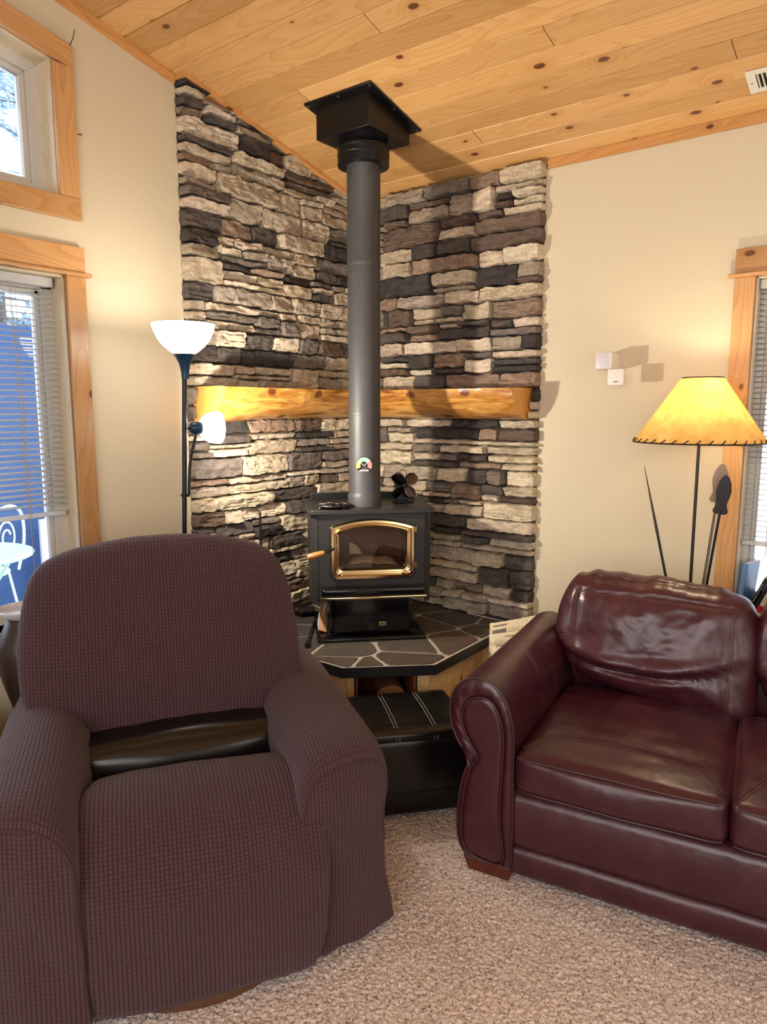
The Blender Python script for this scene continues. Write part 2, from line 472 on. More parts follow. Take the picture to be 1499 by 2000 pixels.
def emit(name, color, s, base=None):
    t = NT(name)
    nd = t.bsdf(base or color, 0.35)
    nd.inputs['Emission Color'].default_value = color; nd.inputs['Emission Strength'].default_value = s
    return t.mat
M_GLOWBOWL = emit('lit_white_lamp_bowl', (1.0, 0.93, 0.82, 1), 10, lin(240, 240, 238))
M_GLOWREAD = emit('lit_white_reading_shade', (1.0, 0.92, 0.82, 1), 8.5, lin(240, 240, 238))

def shade_mat():
    t = NT('parchment_lampshade'); co = t.obj()
    n = t.noise(co, 26, 4, 0.6).outputs[0]
    c = t.mix(t.maprange(n, 0.3, 0.7), lin(234, 206, 150), lin(246, 222, 172))
    tr = t.n('ShaderNodeBsdfTranslucent', {'Color': c}); df = t.n('ShaderNodeBsdfDiffuse', {'Color': c})
    mx = t.n('ShaderNodeMixShader', {0: 0.22, 1: tr.outputs[0], 2: df.outputs[0]})
    t.t.links.new(mx.outputs[0], t.out.inputs[0]); return t.mat
M_SHADE = shade_mat()

def glass(name, tint=(1, 1, 1, 1), refl=0.08, rough=0.0):
    t = NT(name)
    tr = t.n('ShaderNodeBsdfTransparent', {'Color': tint}); gl = t.n('ShaderNodeBsdfGlossy', {'Color': (1, 1, 1, 1), 'Roughness': rough})
    fr = t.n('ShaderNodeFresnel', {'IOR': 1.45})
    mx = t.n('ShaderNodeMixShader', {0: fr.outputs[0], 1: tr.outputs[0], 2: gl.outputs[0]})
    t.t.links.new(mx.outputs[0], t.out.inputs[0]); return t.mat
M_GLASS = glass('window_glass')
M_STOVEGLASS = glass('smoked_stove_glass', (0.86, 0.80, 0.74, 1))
M_FIREBRICK = plain('sooty_firebrick', lin(128, 102, 86), 0.9, 0, 0.2, 40, 0.35)
M_ASH = plain('grey_ash', lin(150, 132, 118), 0.95, 0, 0.4, 60, 0.4)

# ------------------------------------------------------------------ the room
CZ0, CS = 2.576, 0.2195                     # eave height at the right wall, ceiling slope
def ceil_z(y): return CZ0 - CS * y
XE, YE = 5.4, -5.4

# floor: tufted carpet in the seen part, flat around it
mb = MB()
gx0, gx1, gy0, gy1, st = 0.95, 3.15, -3.05, -0.95, 0.0046
nx = int((gx1 - gx0) / st); ny = int((gy1 - gy0) / st)
Z = np.random.rand(ny + 1, nx + 1) ** 1.5 * 0.0062 - 0.004
Z[0, :] = Z[-1, :] = Z[:, 0] = Z[:, -1] = -0.002
X = np.linspace(gx0, gx1, nx + 1); Y = np.linspace(gy0, gy1, ny + 1)
JX = (np.random.rand(ny + 1, nx + 1) - 0.5) * st * 0.7; JY = (np.random.rand(ny + 1, nx + 1) - 0.5) * st * 0.7
for a in (JX, JY): a[0, :] = a[-1, :] = 0; a[:, 0] = a[:, -1] = 0
V = np.stack([X[None, :] + JX, Y[:, None] + JY, Z], -1).reshape(-1, 3)
i = np.arange(ny)[:, None] * (nx + 1) + np.arange(nx)[None, :]
F = np.stack([i, i + 1, i + nx + 2, i + nx + 1], -1).reshape(-1, 4)
mb.add(V.tolist(), F.tolist())
for (a, b, c, d) in ((0 - .14, XE, YE, gy0), (0 - .14, XE, gy1, 0.14), (0 - .14, gx0, gy0, gy1), (gx1, XE, gy0, gy1)):
    mb.box((a, c, -0.09), (b, d, -0.002))
mb.box((gx0, gy0, -0.09), (gx1, gy1, -0.03))
struct(mb.build('floor', M_CARPET, smooth=180), 'speckled beige carpet')

def wall_poly(mb, polys, x0, x1):
    for p in polys: mb.prism(p, 0, x0, x1)
# left wall: window opening y -2.95..-1.70
WL0, WL1 = -2.95, -1.70
LZ0, LZ1 = 0.665, 1.957                      # lower window opening
UZ0 = 2.243                                  # upper window opening (sloped head)
def uz1(y): return 2.707 - CS * (y + 1.70)
mb = MB()
wall_poly(mb, [[(0.14, 0), (0.14, ceil_z(0.14) + .02), (WL1, ceil_z(WL1) + .02), (WL1, 0)],
               [(WL1, 0), (WL1, LZ0), (WL0, LZ0), (WL0, 0)],
               [(WL1, LZ1), (WL1, UZ0), (WL0, UZ0), (WL0, LZ1)],
               [(WL1, uz1(WL1)), (WL1, ceil_z(WL1) + .02), (WL0, ceil_z(WL0) + .02), (WL0, uz1(WL0))],
               [(WL0, 0), (WL0, ceil_z(WL0) + .02), (YE, ceil_z(YE) + .02), (YE, 0)]], -0.14, 0.0)
struct(mb.build('wall_left', M_WALL), 'cream painted wall with the stacked windows')
# right wall: window opening x 2.03..3.25
RX0, RX1, RZ0, RZ1 = 2.035, 3.25, 0.665, 1.975
mb = MB()
top = CZ0 + .02
for (a, b, c, d) in ((0, RX0, 0, top), (RX0, RX1, 0, RZ0), (RX0, RX1, RZ1, top), (RX1, XE, 0, top)):
    mb.box((a, 0, c), (b, 0.14, d))
struct(mb.build('wall_right', M_WALL), 'cream painted eave wall')
mb = MB(); mb.box((XE, YE, 0), (XE + .1, 0.14, ceil_z(YE) + .02)); struct(mb.build('wall_far', M_WALL))
mb = MB(); mb.box((-.14, YE - .1, 0), (XE, YE, ceil_z(YE) + .02)); struct(mb.build('wall_back', M_WALL))

# ceiling: grooved pine planks along x
mb = MB(); PW = 0.1066
joints = {-9.5: [], }
k = 0; y1 = 0.0 + 0.02
ys = [0.02]
g0 = -0.014
edges = [0.02] + [g0 - PW * q for q in range(0, 52) if g0 - PW * q > YE] + [YE]
known = {-1.05: [0.941], -0.72: [1.458], -0.38: [1.983], -0.85: [0.419], -0.285: [0.941]}
for ya, yb in zip(edges, edges[1:]):
    xs = [0.0 - .02]
    js = []
    for yk, jl in known.items():
        if yb < yk < ya: js = list(jl)
    if not js: js = [random.uniform(2.6, 3.4)] if random.random() < .5 else [random.uniform(3.0, 5.0)]
    if js[0] < 2.2: js.append(js[0] + random.uniform(1.7, 2.4))
    xs += js + [XE]
    for xa, xb in zip(xs, xs[1:]):
        g = 0.005; dp = 0.009; r = random.random()
        prof = [(ya, dp), (ya - g, 0), (yb + g, 0), (yb, dp)]
        gx = 0.0012
        for (pa, da), (pb, db) in zip(prof, prof[1:]):
            V = [(xa + gx, pa, ceil_z(pa) + da), (xb - gx, pa, ceil_z(pa) + da), (xb - gx, pb, ceil_z(pb) + db), (xa + gx, pb, ceil_z(pb) + db)]
            mb.add(V, [(0, 1, 2, 3)], 0, [[(v[0] + r * 53, v[1] + r * 31) for v in V]], (r, r, r, 1))
V = [(-.14, .14, ceil_z(.14) + .012), (XE + .1, .14, ceil_z(.14) + .012), (XE + .1, YE - .1, ceil_z(YE - .1) + .012), (-.14, YE - .1, ceil_z(YE - .1) + .012)]
V += [(a, b, c + .12) for a, b, c in V]
mb.add(V, [(0, 1, 2, 3), (4, 5, 6, 7), (0, 1, 5, 4), (1, 2, 6, 5), (2, 3, 7, 6), (3, 0, 4, 7)], 1, None, (0, 0, 0, 1))
struct(mb.build('ceiling', [M_CEIL, M_DARKHOLE], flat=True), 'knotty pine plank ceiling')

# crown strips
def slope_strip(mb, x0, x1, y0, y1, h):
    r = random.random()
    V = []
    for y in (y0, y1):
        z = ceil_z(y) - 0.001
        V += [(x0, y, z - h), (x1, y, z - h), (x1, y, z), (x0, y, z)]
    F = [(0, 1, 2, 3), (4, 5, 6, 7), (0, 1, 5, 4), (1, 2, 6, 5), (2, 3, 7, 6), (3, 0, 4, 7)]
    uv = [[(V[i][1] + r * 53, V[i][2] + V[i][0]) for i in f] for f in F]
    mb.add(V, F, 0, uv, (r, r, r, 1))
mb = MB(); slope_strip(mb, 0.0, 0.018, -1.170, -5.3, 0.034); struct(mb.build('trim_1', M_CROWN), 'pine strip between the left wall and ceiling')
mb = MB(); slope_strip(mb, 0.0, 0.075, -0.004, -1.168, 0.018); struct(mb.build('trim_2', M_CROWN), 'pine strip between the stone and ceiling')
mb = MB(); mb.box((1.150, -0.020, CZ0 - 0.036), (XE, 0, CZ0 + .003), grain=0); struct(mb.build('trim_3', M_CROWN), 'pine strip between the right wall and ceiling')

# ------------------------------------------------------------------ ledge stone cladding
PAL = [(lin(188, 173, 151), 46), (lin(204, 190, 168), 20), (lin(160, 148, 132), 16), (lin(114, 105, 97), 11), (lin(80, 73, 69), 10), (lin(58, 53, 51), 7), (lin(142, 120, 103), 8), (lin(100, 82, 70), 8)]
def pick():
    t = random.uniform(0, sum(w for _, w in PAL))
    for c, w in PAL:
        t -= w
        if t <= 0: break
    k = random.uniform(0.88, 1.1)
    return (c[0] * k, c[1] * k * random.uniform(.97, 1.02), c[2] * k * random.uniform(.94, 1.03), 1)
def layout(a0, a1, z0, z1):
    out = []; z = z0
    while z < z1 - 0.004:
        h = random.choice([0.056, 0.066, 0.075, 0.085, 0.095, 0.105, 0.118])
        if z + h > z1 - 0.03: h = z1 - z
        x = a0
        while x < a1 - 0.004:
            w = random.uniform(0.14, 0.40)
            if x + w > a1 - 0.07: w = a1 - x
            p = random.random()
            hs = [h]
            if h > 0.055:
                if h > 0.10 or (h > 0.075 and p < 0.72): 
                    n = 3 if (h > 0.095 and random.random() < 0.5) else 2
                    if h > 0.085 and random.random() < 0.12: n = 1
                    c = sorted(random.uniform(0.25, 0.75) if n == 2 else random.uniform(.2, .8) for _ in range(n - 1))
                    if n == 3: c = [random.uniform(.24, .38), random.uniform(.58, .74)]
                    b = [0] + c + [1]; hs = [h * (q - p_) for p_, q in zip(b, b[1:])]
            zz = z
            for hh in hs:
                parts = [w]
                if w > 0.22 and random.random() < 0.45:
                    q = random.uniform(.35, .65); parts = [w * q, w * (1 - q)]
                elif w < 0.2 and hh > .07 and random.random() < .3:
                    parts = [w]
                xx = x
                for ww in parts:
                    out.append((xx, xx + ww, zz, zz + hh)); xx += ww
                zz += hh
            x += w
        z += h
    return out
def stone(mb, x0, x1, z0, z1, place, ztop):
    g = random.uniform(0.0008, 0.0022)
    x0 += g; x1 -= g; z0 += g; z1 -= g
    w, h = x1 - x0, z1 - z0
    if w < .01 or h < .008: return
    nx = max(5, min(44, int(w / 0.0075))); nz = max(5, min(18, int(h / 0.0058)))
    D = random.uniform(0.026, 0.066); c = pick(); sd = random.uniform(0, 100)
    tx = random.uniform(-.010, .010); tz = random.uniform(-.012, .010)
    P = []; er = min(0.0055, h * .25); strat = random.random() < .30
    A = [-1 + 2 * i / nx for i in range(nx + 1)]; B = [-1 + 2 * i / nz for i in range(nz + 1)]
    # pull the outer rings close to the rim so the shoulders stay tight
    def warp(t, size):
        e = min(1, 0.004 / (size / 2)); 
        return math.copysign(abs(t) ** 0.85, t)
    slant = random.uniform(-.35, .35)
    for b in B:
        row = []
        for a in A:
            aa, bb = warp(a, w), warp(b, h)
            x = (x0 + x1) / 2 + aa * w / 2; z = (z0 + z1) / 2 + bb * h / 2
            # corner rounding of the outline
            k = max(abs(aa), abs(bb))
            if abs(aa) > .8 and abs(bb) > .6:
                q = (abs(aa) - .8) / .2 * (abs(bb) - .6) / .4
                x -= math.copysign(q * min(.004, w * .08), aa); z -= math.copysign(q * min(.0035, h * .10), bb)
            ed = min((1 - abs(aa)) * w / 2, (1 - abs(bb)) * h / 2)
            fo = min(1, max(0, ed) / er); fo = 1 - (1 - fo) ** 2.4
            n = fbm((x, sd, z * 2.2), 22, 4) * 0.0075 + vn((x * 0.6, sd + 7, z * 3.0), 16) * 0.006
            if strat:
                q_ = (z + .012 * vn((x, sd, .5), 9)) / .014; q_ = q_ - math.floor(q_)
                n += .006 * (q_ - .5) - (.004 if q_ < .14 else 0)
            n += vn((x * 3, sd, z * 5), 40) * .0022
            d = 0.002 + fo * max(0.012, D + tx * aa + tz * bb + n + slant * 0.010 * aa * bb)
            wob = vn((x * 1.5, bb > 0, 3.3), 11) * min(0.010, h * .20) + vn((x * 1.5, sd, 8.3), 34) * min(0.004, h * .08)
            z2 = z + wob * abs(bb) + vn((x, sd + 9, z), 60) * .0012
            x2 = x + vn((z * 1.5, sd + 3, 1.3), 30) * min(.004, w * .06) * abs(aa) ** 2
            row.append((x2, d, min(z2, ztop(x2))))
        P.append(row)
    mb.grid([[place(*p) for p in row] for row in P], 0, None, col=c)
    # sides back to the wall
    rim = [P[0][j] for j in range(nx + 1)] + [P[i][nx] for i in range(1, nz + 1)] + [P[nz][j] for j in range(nx - 1, -1, -1)] + [P[i][0] for i in range(nz - 1, 0, -1)]
    m = len(rim)
    V = [place(*p) for p in rim] + [place(p[0], -0.0, p[2]) for p in rim]
    mb.add(V, [(i, (i + 1) % m, m + (i + 1) % m, m + i) for i in range(m)], 0, None, c)

MZ0, MZ1 = 1.418, 1.566
random.seed(21)
mb = MB()
pl = lambda x, d, z: (d, -x, z)
tl = lambda s: ceil_z(-s) - 0.020
ml = MB()
ml.prism([(-0.0, .40), (-0.0, ceil_z(0) - .01), (-1.160, ceil_z(-1.16) - .01), (-1.160, .40)], 0, 0.0005, 0.006, 1)
mb.add(ml.v, ml.f, 1, None, (0, 0, 0, 1))
for s in layout(0.0, 1.166, 0.422, MZ0): stone(mb, *s, pl, tl)
for s in layout(1.136, 1.166, MZ0, MZ1): stone(mb, *s, pl, tl)
for s in layout(0.0, 1.166, MZ1, 2.85):
    if s[2] < tl(s[0]) - .008 or s[2] < tl(s[1]) - .008: stone(mb, *s, pl, tl)
struct(mb.build('wall_stone_left', [M_STONE, M_GROUT], smooth=60), 'stacked ledge stone facing on the left wall')
random.seed(33)
mb = MB()
pr = lambda x, d, z: (x, -d, z)
tr_ = lambda s: CZ0 - 0.004
ml = MB(); ml.box((0.0, -0.006, .40), (1.136, -0.0005, CZ0 - .01)); mb.add(ml.v, ml.f, 1, None, (0, 0, 0, 1))
for s in layout(0.045, 1.143, 0.422, MZ0): stone(mb, *s, pr, tr_)
for s in layout(1.105, 1.143, MZ0, MZ1): stone(mb, *s, pr, tr_)
for s in layout(0.045, 1.143, MZ1, CZ0 - .005): stone(mb, *s, pr, tr_)
struct(mb.build('wall_stone_right', [M_STONE, M_GROUT], smooth=60), 'stacked ledge stone facing on the right wall')

# ------------------------------------------------------------------ windows
def window_set(name, label, wall, a0, a1, z0, z1f, lower=True, hdr=True):
    """wall 'L': a is y (a0 the near-corner edge, a1 away), 'R': a is x"""
    if wall == 'L': W = lambda a, d, z: (d, a, z)
    else: W = lambda a, d, z: (a, -d, z)
    def bx(mb, a, b, d0, d1, za, zb, grain, rnd=None, mi=0):
        p, q = W(a, d0, za), W(b, d1, zb)
        lo = [min(u, v) for u, v in zip(p, q)]; hi = [max(u, v) for u, v in zip(p, q)]
        mb.box(lo, hi, mi, None, grain, rnd)
    GA = 1 if wall == 'L' else 0
    sg = -1 if wall == 'L' else 1
    return W, bx, GA, sg

random.seed(4)
def lower_window(n, wall, a0, a1, z0, z1, label):
    W, bx, GA, sg = window_set(None, None, wall, a0, a1, z0, z1)
    root = bpy.data.objects.new('window_%d' % n, None); COL.objects.link(root); struct(root, label)
    tw = 0.078
    # jamb lining
    mb = MB()
    bx(mb, a0, a0 + sg * .004, -.13, .004, z0, z1, 2); bx(mb, a1, a1 - sg * .004, -.13, .004, z0, z1, 2); bx(mb, a0, a1, -.13, .004, z1 - .004, z1, GA)
    mb.build('jamb', M_JAMB, root)
    mb = MB(); bx(mb, a0 - sg * tw, a0 - sg * .003, 0, .022, z0 - .02, z1 + .003, 2); mb.build('side_casing', M_TRIM, root, bevel=.002)
    mb = MB(); bx(mb, a1 + sg * tw, a1 + sg * .003, 0, .022, z0 - .02, z1 + .003, 2); mb.build('side_casing', M_TRIM, root, bevel=.002)
    mb = MB(); bx(mb, a0 - sg * (tw + .022), a1 + sg * (tw + .022), -.0, .036, z1 + .003, z1 + .018, GA); mb.build('head_fillet', M_TRIM, root, bevel=.004)
    mb = MB(); bx(mb, a0 - sg * tw, a1 + sg * tw, 0, .024, z1 + .018, z1 + .110, GA); mb.build('head_casing', M_TRIM, root, bevel=.002)
    mb = MB(); bx(mb, a0 - sg * (tw + .02), a1 + sg * (tw + .02), -.0, .045, z0 - .022, z0, GA); bx(mb, a0, a1, -.13, 0, z0 - .022, z0, GA); mb.build('window_stool', M_JAMB, root, bevel=.002)
    mb = MB(); bx(mb, a0 - sg * tw, a1 + sg * tw, 0, .018, z0 - .105, z0 - .022, GA); mb.build('apron', M_TRIM, root, bevel=.002)
    # vinyl frame and sash, glass
    mb = MB(); fw = .045 if wall == 'L' else .026
    bx(mb, a0, a0 + sg * fw, -.135, -.085, z0, z1, None); bx(mb, a1, a1 - sg * fw, -.135, -.085, z0, z1, None)
    bx(mb, a0, a1, -.135, -.085, z0, z0 + fw, None); bx(mb, a0, a1, -.135, -.085, z1 - fw, z1, None)
    bx(mb, a0 + sg * fw, a0 + sg * (fw + .018), -.135, -.100, z0 + fw, z1 - fw, None)
    bx(mb, a1 - sg * fw, a1 - sg * (fw + .018), -.135, -.100, z0 + fw, z1 - fw, None)
    bx(mb, a0 + sg * fw, a1 - sg * fw, -.135, -.100, z0 + fw, z0 + fw + .018, None)
    bx(mb, a0 + sg * fw, a1 - sg * fw, -.135, -.100, z1 - fw - .018, z1 - fw, None)
    mb.build('window_frame', M_VINYL, root, bevel=.003)
    mb = MB(); bx(mb, a0 + sg * .05, a1 - sg * .05, -.120, -.116, z0 + .05, z1 - .05, None); mb.build('pane', M_GLASS, root)
    return W, bx, GA, sg
lower_window(1, 'L', WL1, WL0, LZ0, LZ1, 'lower left window in a pine casing')
lower_window(2, 'R', RX0, RX1, RZ0, RZ1, 'right window in a pine casing behind the sofa')

# upper left window, sloped head
root = bpy.data.objects.new('window_3', None); COL.objects.link(root); struct(root, 'upper left window with a sloped head')
def yz_prism(name, polys, x0, x1, m, grain_rnd=True, bevel=.002):
    mb = MB()
    for p in polys: mb.prism(p, 0, x0, x1)
    return mb.build(name, m, root, bevel=bevel)
tw = .078
# sloped/vertical boards get their grain by boxes; head board is sheared
def shear_board(name, y0, y1, zf0, zf1, x0, x1, m):
    mb = MB(); r = random.random(); V = []
    for y in (y0, y1):
        V += [(x0, y, zf0(y)), (x1, y, zf0(y)), (x1, y, zf1(y)), (x0, y, zf1(y))]
    F = [(0, 1, 2, 3), (4, 5, 6, 7), (0, 1, 5, 4), (1, 2, 6, 5), (2, 3, 7, 6), (3, 0, 4, 7)]
    uv = [[(V[i][1] + r * 53, V[i][2] + V[i][0] + V[i][1] * CS + r * 31) for i in f] for f in F]
    mb.add(V, F, 0, uv, (r, r, r, 1)); return mb.build(name, m, root, bevel=.002)
shear_board('head_casing', WL1 + tw, WL0 - tw, lambda y: uz1(y), lambda y: uz1(y) + .080, 0, .022, M_TRIM)
mb = MB(); mb.box((0, WL1, UZ0), (.022, WL1 + tw, uz1(WL1) - .012), grain=2); mb.build('side_casing', M_TRIM, root, bevel=.002)
mb = MB(); mb.box((0, WL0 - tw, UZ0), (.022, WL0, uz1(WL0)), grain=2); mb.build('side_casing', M_TRIM, root, bevel=.002)
mb = MB(); mb.box((0, WL0 - tw, UZ0 - .079), (.023, WL1 + tw, UZ0 - .001), grain=1); mb.build('bottom_casing', M_TRIM, root, bevel=.002)
mb = MB(); mb.box((-.13, WL1 - .004, UZ0), (.003, WL1, uz1(WL1)), grain=2); mb.box((-.13, WL0, UZ0), (.003, WL0 + .004, uz1(WL0)), grain=2)
mb.box((-.13, WL0, UZ0), (0, WL1, UZ0 + .003), grain=1); mb.build('jamb', M_JAMB, root)
shear_board('head_jamb', WL1, WL0, lambda y: uz1(y) - .005, lambda y: uz1(y), -.13, .003, M_JAMB)
for nm, x0, x1, a, b in (('window_frame', -.135, -.085, 0, .045), ('sash', -.135, -.100, .045, .064)):
    mb = MB()
    mb.prism([(WL1 - a, UZ0 + a), (WL1 - a, uz1(WL1 - a) - a), (WL1 - b, uz1(WL1 - b) - b), (WL1 - b, UZ0 + b)], 0, x0, x1)
    mb.prism([(WL1 - a, uz1(WL1 - a) - a), (WL1 - b, uz1(WL1 - b) - b), (WL0 + b, uz1(WL0 + b) - b), (WL0 + a, uz1(WL0 + a) - a)], 0, x0, x1)
    mb.prism([(WL1 - a, UZ0 + a), (WL1 - b, UZ0 + b), (WL0 + b, UZ0 + b), (WL0 + a, UZ0 + a)], 0, x0, x1)
    mb.prism([(WL0 + a, UZ0 + a), (WL0 + a, uz1(WL0 + a) - a), (WL0 + b, uz1(WL0 + b) - b), (WL0 + b, UZ0 + b)], 0, x0, x1)
    mb.build(nm, M_VINYL, root, bevel=.002)
mb = MB(); mb.prism([(WL1 - .05, UZ0 + .05), (WL1 - .05, uz1(WL1 - .05) - .05), (WL0 + .05, uz1(WL0 + .05) - .05), (WL0 + .05, UZ0 + .05)], 0, -.120, -.116); mb.build('pane', M_GLASS, root)

# ------------------------------------------------------------------ blinds
def blind(label, wall, a0, a1, ztop, zbot, depth, tilt, cords):
    if wall == 'L': W = lambda a, d, z: (d, a, z)
    else: W = lambda a, d, z: (a, -d, z)
    t = thing('window_blind', label, 'window blind')
    def bx(mb, a, b, d0, d1, za, zb):
        p, q = W(a, d0, za), W(b, d1, zb)
        mb.box([min(u, v) for u, v in zip(p, q)], [max(u, v) for u, v in zip(p, q)])
    mb = MB(); bx(mb, a0, a1, depth - .022, depth + .022, ztop - .034, ztop); mb.build('headrail', M_BLIND, t, bevel=.003)
    mb = MB(); z = ztop - .050; n = 0
    while z > zbot + .028:
        P = []
        for a in (a0, a1):
            row = []
            for k in range(5):
                s = -1 + 2 * k / 4
                row.append(W(a, depth + s * .0125 * math.cos(tilt), z + s * .0125 * math.sin(tilt) + .0022 * (1 - s * s)))
            P.append(row)
        mb.grid(P); z -= .0215
    o = mb.build('slat_stack', M_BLIND, t, smooth=80)
    md = o.modifiers.new('thick', 'SOLIDIFY'); md.thickness = .0008
    mb = MB(); bx(mb, a0, a1, depth - .013, depth + .013, zbot, zbot + .016); mb.build('bottom_rail', M_BLIND, t, bevel=.003)
    for a in cords:
        mb = MB()
        for d in (-.0135, .0135): mb.tube([W(a, depth + d, ztop - .03), W(a, depth + d, zbot + .01)], .0011, 5)
        mb.build('ladder_cord', M_CORD, t)
    a = cords[0] + (.03 if wall == 'R' else -.03)
    mb = MB(); mb.tube([W(a, depth + .030, ztop - .03), W(a + .012, depth + .034, (ztop + zbot) / 2), W(a + .02, depth + .030, zbot - (.20 if wall == 'L' else .04))], .0014, 5); mb.build('pull_cord', M_CORD, t)
    return t
blind('white slatted blind lowered halfway in the left window', 'L', WL1 - .022, WL0 + .02, LZ1 - .006, 1.060, -.055, R_(-12), [-1.86, -2.0, -2.6])
blind('white slatted blind in the right window behind the lamp', 'R', RX0 + .007, RX1 - .007, RZ1 - .006, 0.915, -.045, R_(8), [2.085, 2.6, 3.0])

# ------------------------------------------------------------------ mantel
def mantel(label, wall, a1, seed, knots):
    random.seed(seed)
    pl_ = (lambda a, d, z: (d, -a, z)) if wall == 'L' else (lambda a, d, z: (a, -d, z))
    a0 = 0.02 if wall == 'L' else 0.235
    n = 90; P = []; UV = []; D = 0.228; zt, zb = 1.566, 1.418
    prof0 = [(0.012, zb + .004), (0.06, zb), (.11, zb + .008), (.155, zb + .030), (.190, zb + .064), (.212, zb + .104), (.224, zb + .140), (.226, zt - .004), (.218, zt), (.012, zt)]
    prof = resample([Vector((p[0], p[1], 0)) for p in prof0], 34, False)
    L = 0; arc = [0]
    for p, q in zip(prof, prof[1:]): L += (q - p).length; arc.append(L)
    for i in range(n + 1):
        a = a0 + (a1 - a0) * i / n; row = []; uv = []
        for k, p in enumerate(prof):
            d, z = p.x, p.y
            low = max(0, 1 - (z - zb) / .10)
            dip = 0
            if wall == 'L':           # the left log hangs lower towards its free end
                dip = -.018 * max(0, min(1, (a - .86) / .16)) * low * min(1, d / .05)
            w = fbm((a * 1.2, seed, z * 5 + d * 3), 7, 3) * .006 + vn((a, seed + 4, z * 3), 30) * .0022
            for (ka, kz, kr) in knots:
                q = math.hypot(a - ka, (z - kz) * 1.2)
                w += .010 * math.exp(-(q / kr) ** 2) - .014 * math.exp(-(q / (kr * .4)) ** 2)
            f = 0 if z > zt - .003 or d < .03 else 1
            row.append(pl_(a, d + w * f, z + dip + w * .6 * f)); uv.append((a * 1.0, arc[k]))
        P.append(row); UV.append(uv)
    t = thing('mantel_log', label, 'mantel')
    mb = MB(); mb.grid(P, 0, UV); mb.build('log_beam', M_MANTEL, t, smooth=70)
    for e in (0, n):
        mb = MB(); m = len(P[e]); mb.add(P[e], [list(range(m))]); mb.build('sawn_end', M_ENDGRAIN, t, flat=True)
    return t
mantel('half log mantel beam on the left stone wall behind the floor lamp', 'L', 1.135, 3, [(.62, 1.53, .035), (.93, 1.52, .02)])
mantel('half log mantel beam on the right stone wall with a big knot', 'R', 1.103, 8, [(.86, 1.475, .032), (.55, 1.475, .018)])

# ------------------------------------------------------------------ hearth
HZ = 0.42
SQ = math.sqrt(.5)
HP = [(0.008, -0.008), (0.008, -1.056), (.796, -1.056), (1.082, -.794), (1.082, -0.008)]
hearth = thing('hearth', 'corner hearth of dark flagstone with pale grout on a pine board base', 'hearth')
def inset(poly, d):
    """inset a convex polygon (either winding) by d"""
    n = len(poly); A = sum(poly[i][0] * poly[(i+1) % n][1] - poly[(i+1) % n][0] * poly[i][1] for i in range(n)); s = 1 if A > 0 else -1
    out = []
    L = []
    for i in range(n):
        p, q = Vector(poly[i]), Vector(poly[(i+1) % n]); e = (q - p).normalized(); nn = Vector((-e.y, e.x)) * s
        L.append((p + nn * d, e))
    for i in range(n):
        p, e = L[i-1]; q, f = L[i]
        den = e.x * f.y - e.y * f.x
        if abs(den) < 1e-9: out.append((q.x, q.y)); continue
        t = ((q.x - p.x) * f.y - (q.y - p.y) * f.x) / den
        out.append((p.x + e.x * t, p.y + e.y * t))
    return out
def clip(poly, p, n):            # keep (x-p).n <= 0
    out = []
    for i in range(len(poly)):
        a, b = poly[i], poly[(i+1) % len(poly)]
        da = (a[0]-p[0])*n[0] + (a[1]-p[1])*n[1]; db = (b[0]-p[0])*n[0] + (b[1]-p[1])*n[1]
        if da <= 0: out.append(a)
        if da * db < 0:
            t = da / (da - db); out.append((a[0] + (b[0]-a[0])*t, a[1] + (b[1]-a[1])*t))
    return out
random.seed(12)
mb = MB()
mb.prism(inset(HP, .006), 2, HZ - .034, HZ - .004, 0)
sites = []
tries = 0
while len(sites) < 24 and tries < 4000:
    tries += 1
    p = (random.uniform(0, 1.1), random.uniform(-1.08, 0))
    if all(math.hypot(p[0]-q[0], (p[1]-q[1])) > random.choice((.13, .19, .24)) for q in sites): sites.append(p)
FLAG = inset(HP, .020)
for i, s in enumerate(sites):
    poly = FLAG
    for j, q in enumerate(sites):
        if i == j: continue
        m = ((s[0]+q[0])/2, (s[1]+q[1])/2); d = (q[0]-s[0], q[1]-s[1]); poly = clip(poly, m, d)
        if len(poly) < 3: break
    if len(poly) < 3: continue
    A = abs(sum(poly[k][0]*poly[(k+1) % len(poly)][1]-poly[(k+1) % len(poly)][0]*poly[k][1] for k in range(len(poly)))) / 2
    if A < .002: continue
    cx = sum(p[0] for p in poly)/len(poly); cy = sum(p[1] for p in poly)/len(poly)
    pp = [p for k_, p in enumerate(poly) if math.dist(p, poly[k_-1]) > 1e-4]
    poly = inset(pp, .0085); k = 1.0
    A2 = abs(sum(poly[k_][0]*poly[(k_+1) % len(poly)][1]-poly[(k_+1) % len(poly)][0]*poly[k_][1] for k_ in range(len(poly)))) / 2
    if A2 > A: continue
    # densify, wobble
    den = resample([Vector((p[0], p[1], 0)) for p in poly], 48, True); den = [(a + b * 2 + c_) / 4 for a, b, c_ in zip(den[-1:] + den[:-1], den, den[1:] + den[:1])]
    sh = [(cx + (p.x-cx)*k + vn((p.x, p.y, i), 30)*.003, cy + (p.y-cy)*k + vn((p.x, p.y, i+40), 30)*.003) for p in den]
    v = random.choice([lin(66, 62, 58), lin(78, 72, 66), lin(60, 58, 57), lin(80, 68, 60), lin(70, 67, 64), lin(74, 64, 56)])
    V = [(a, b, HZ - .004) for a, b in sh] + [(cx + (a-cx)*.985, cy + (b-cy)*.985, HZ + .0005) for a, b in sh]
    m_ = len(sh)
    mb.add(V, [list(range(m_, 2*m_))] + [(q, (q+1) % m_, m_ + (q+1) % m_, m_ + q) for q in range(m_)], 1, None, (*v[:3], 1))
mb.build('flagstone_top', [M_MORTAR, M_SLATE], hearth, smooth=30)
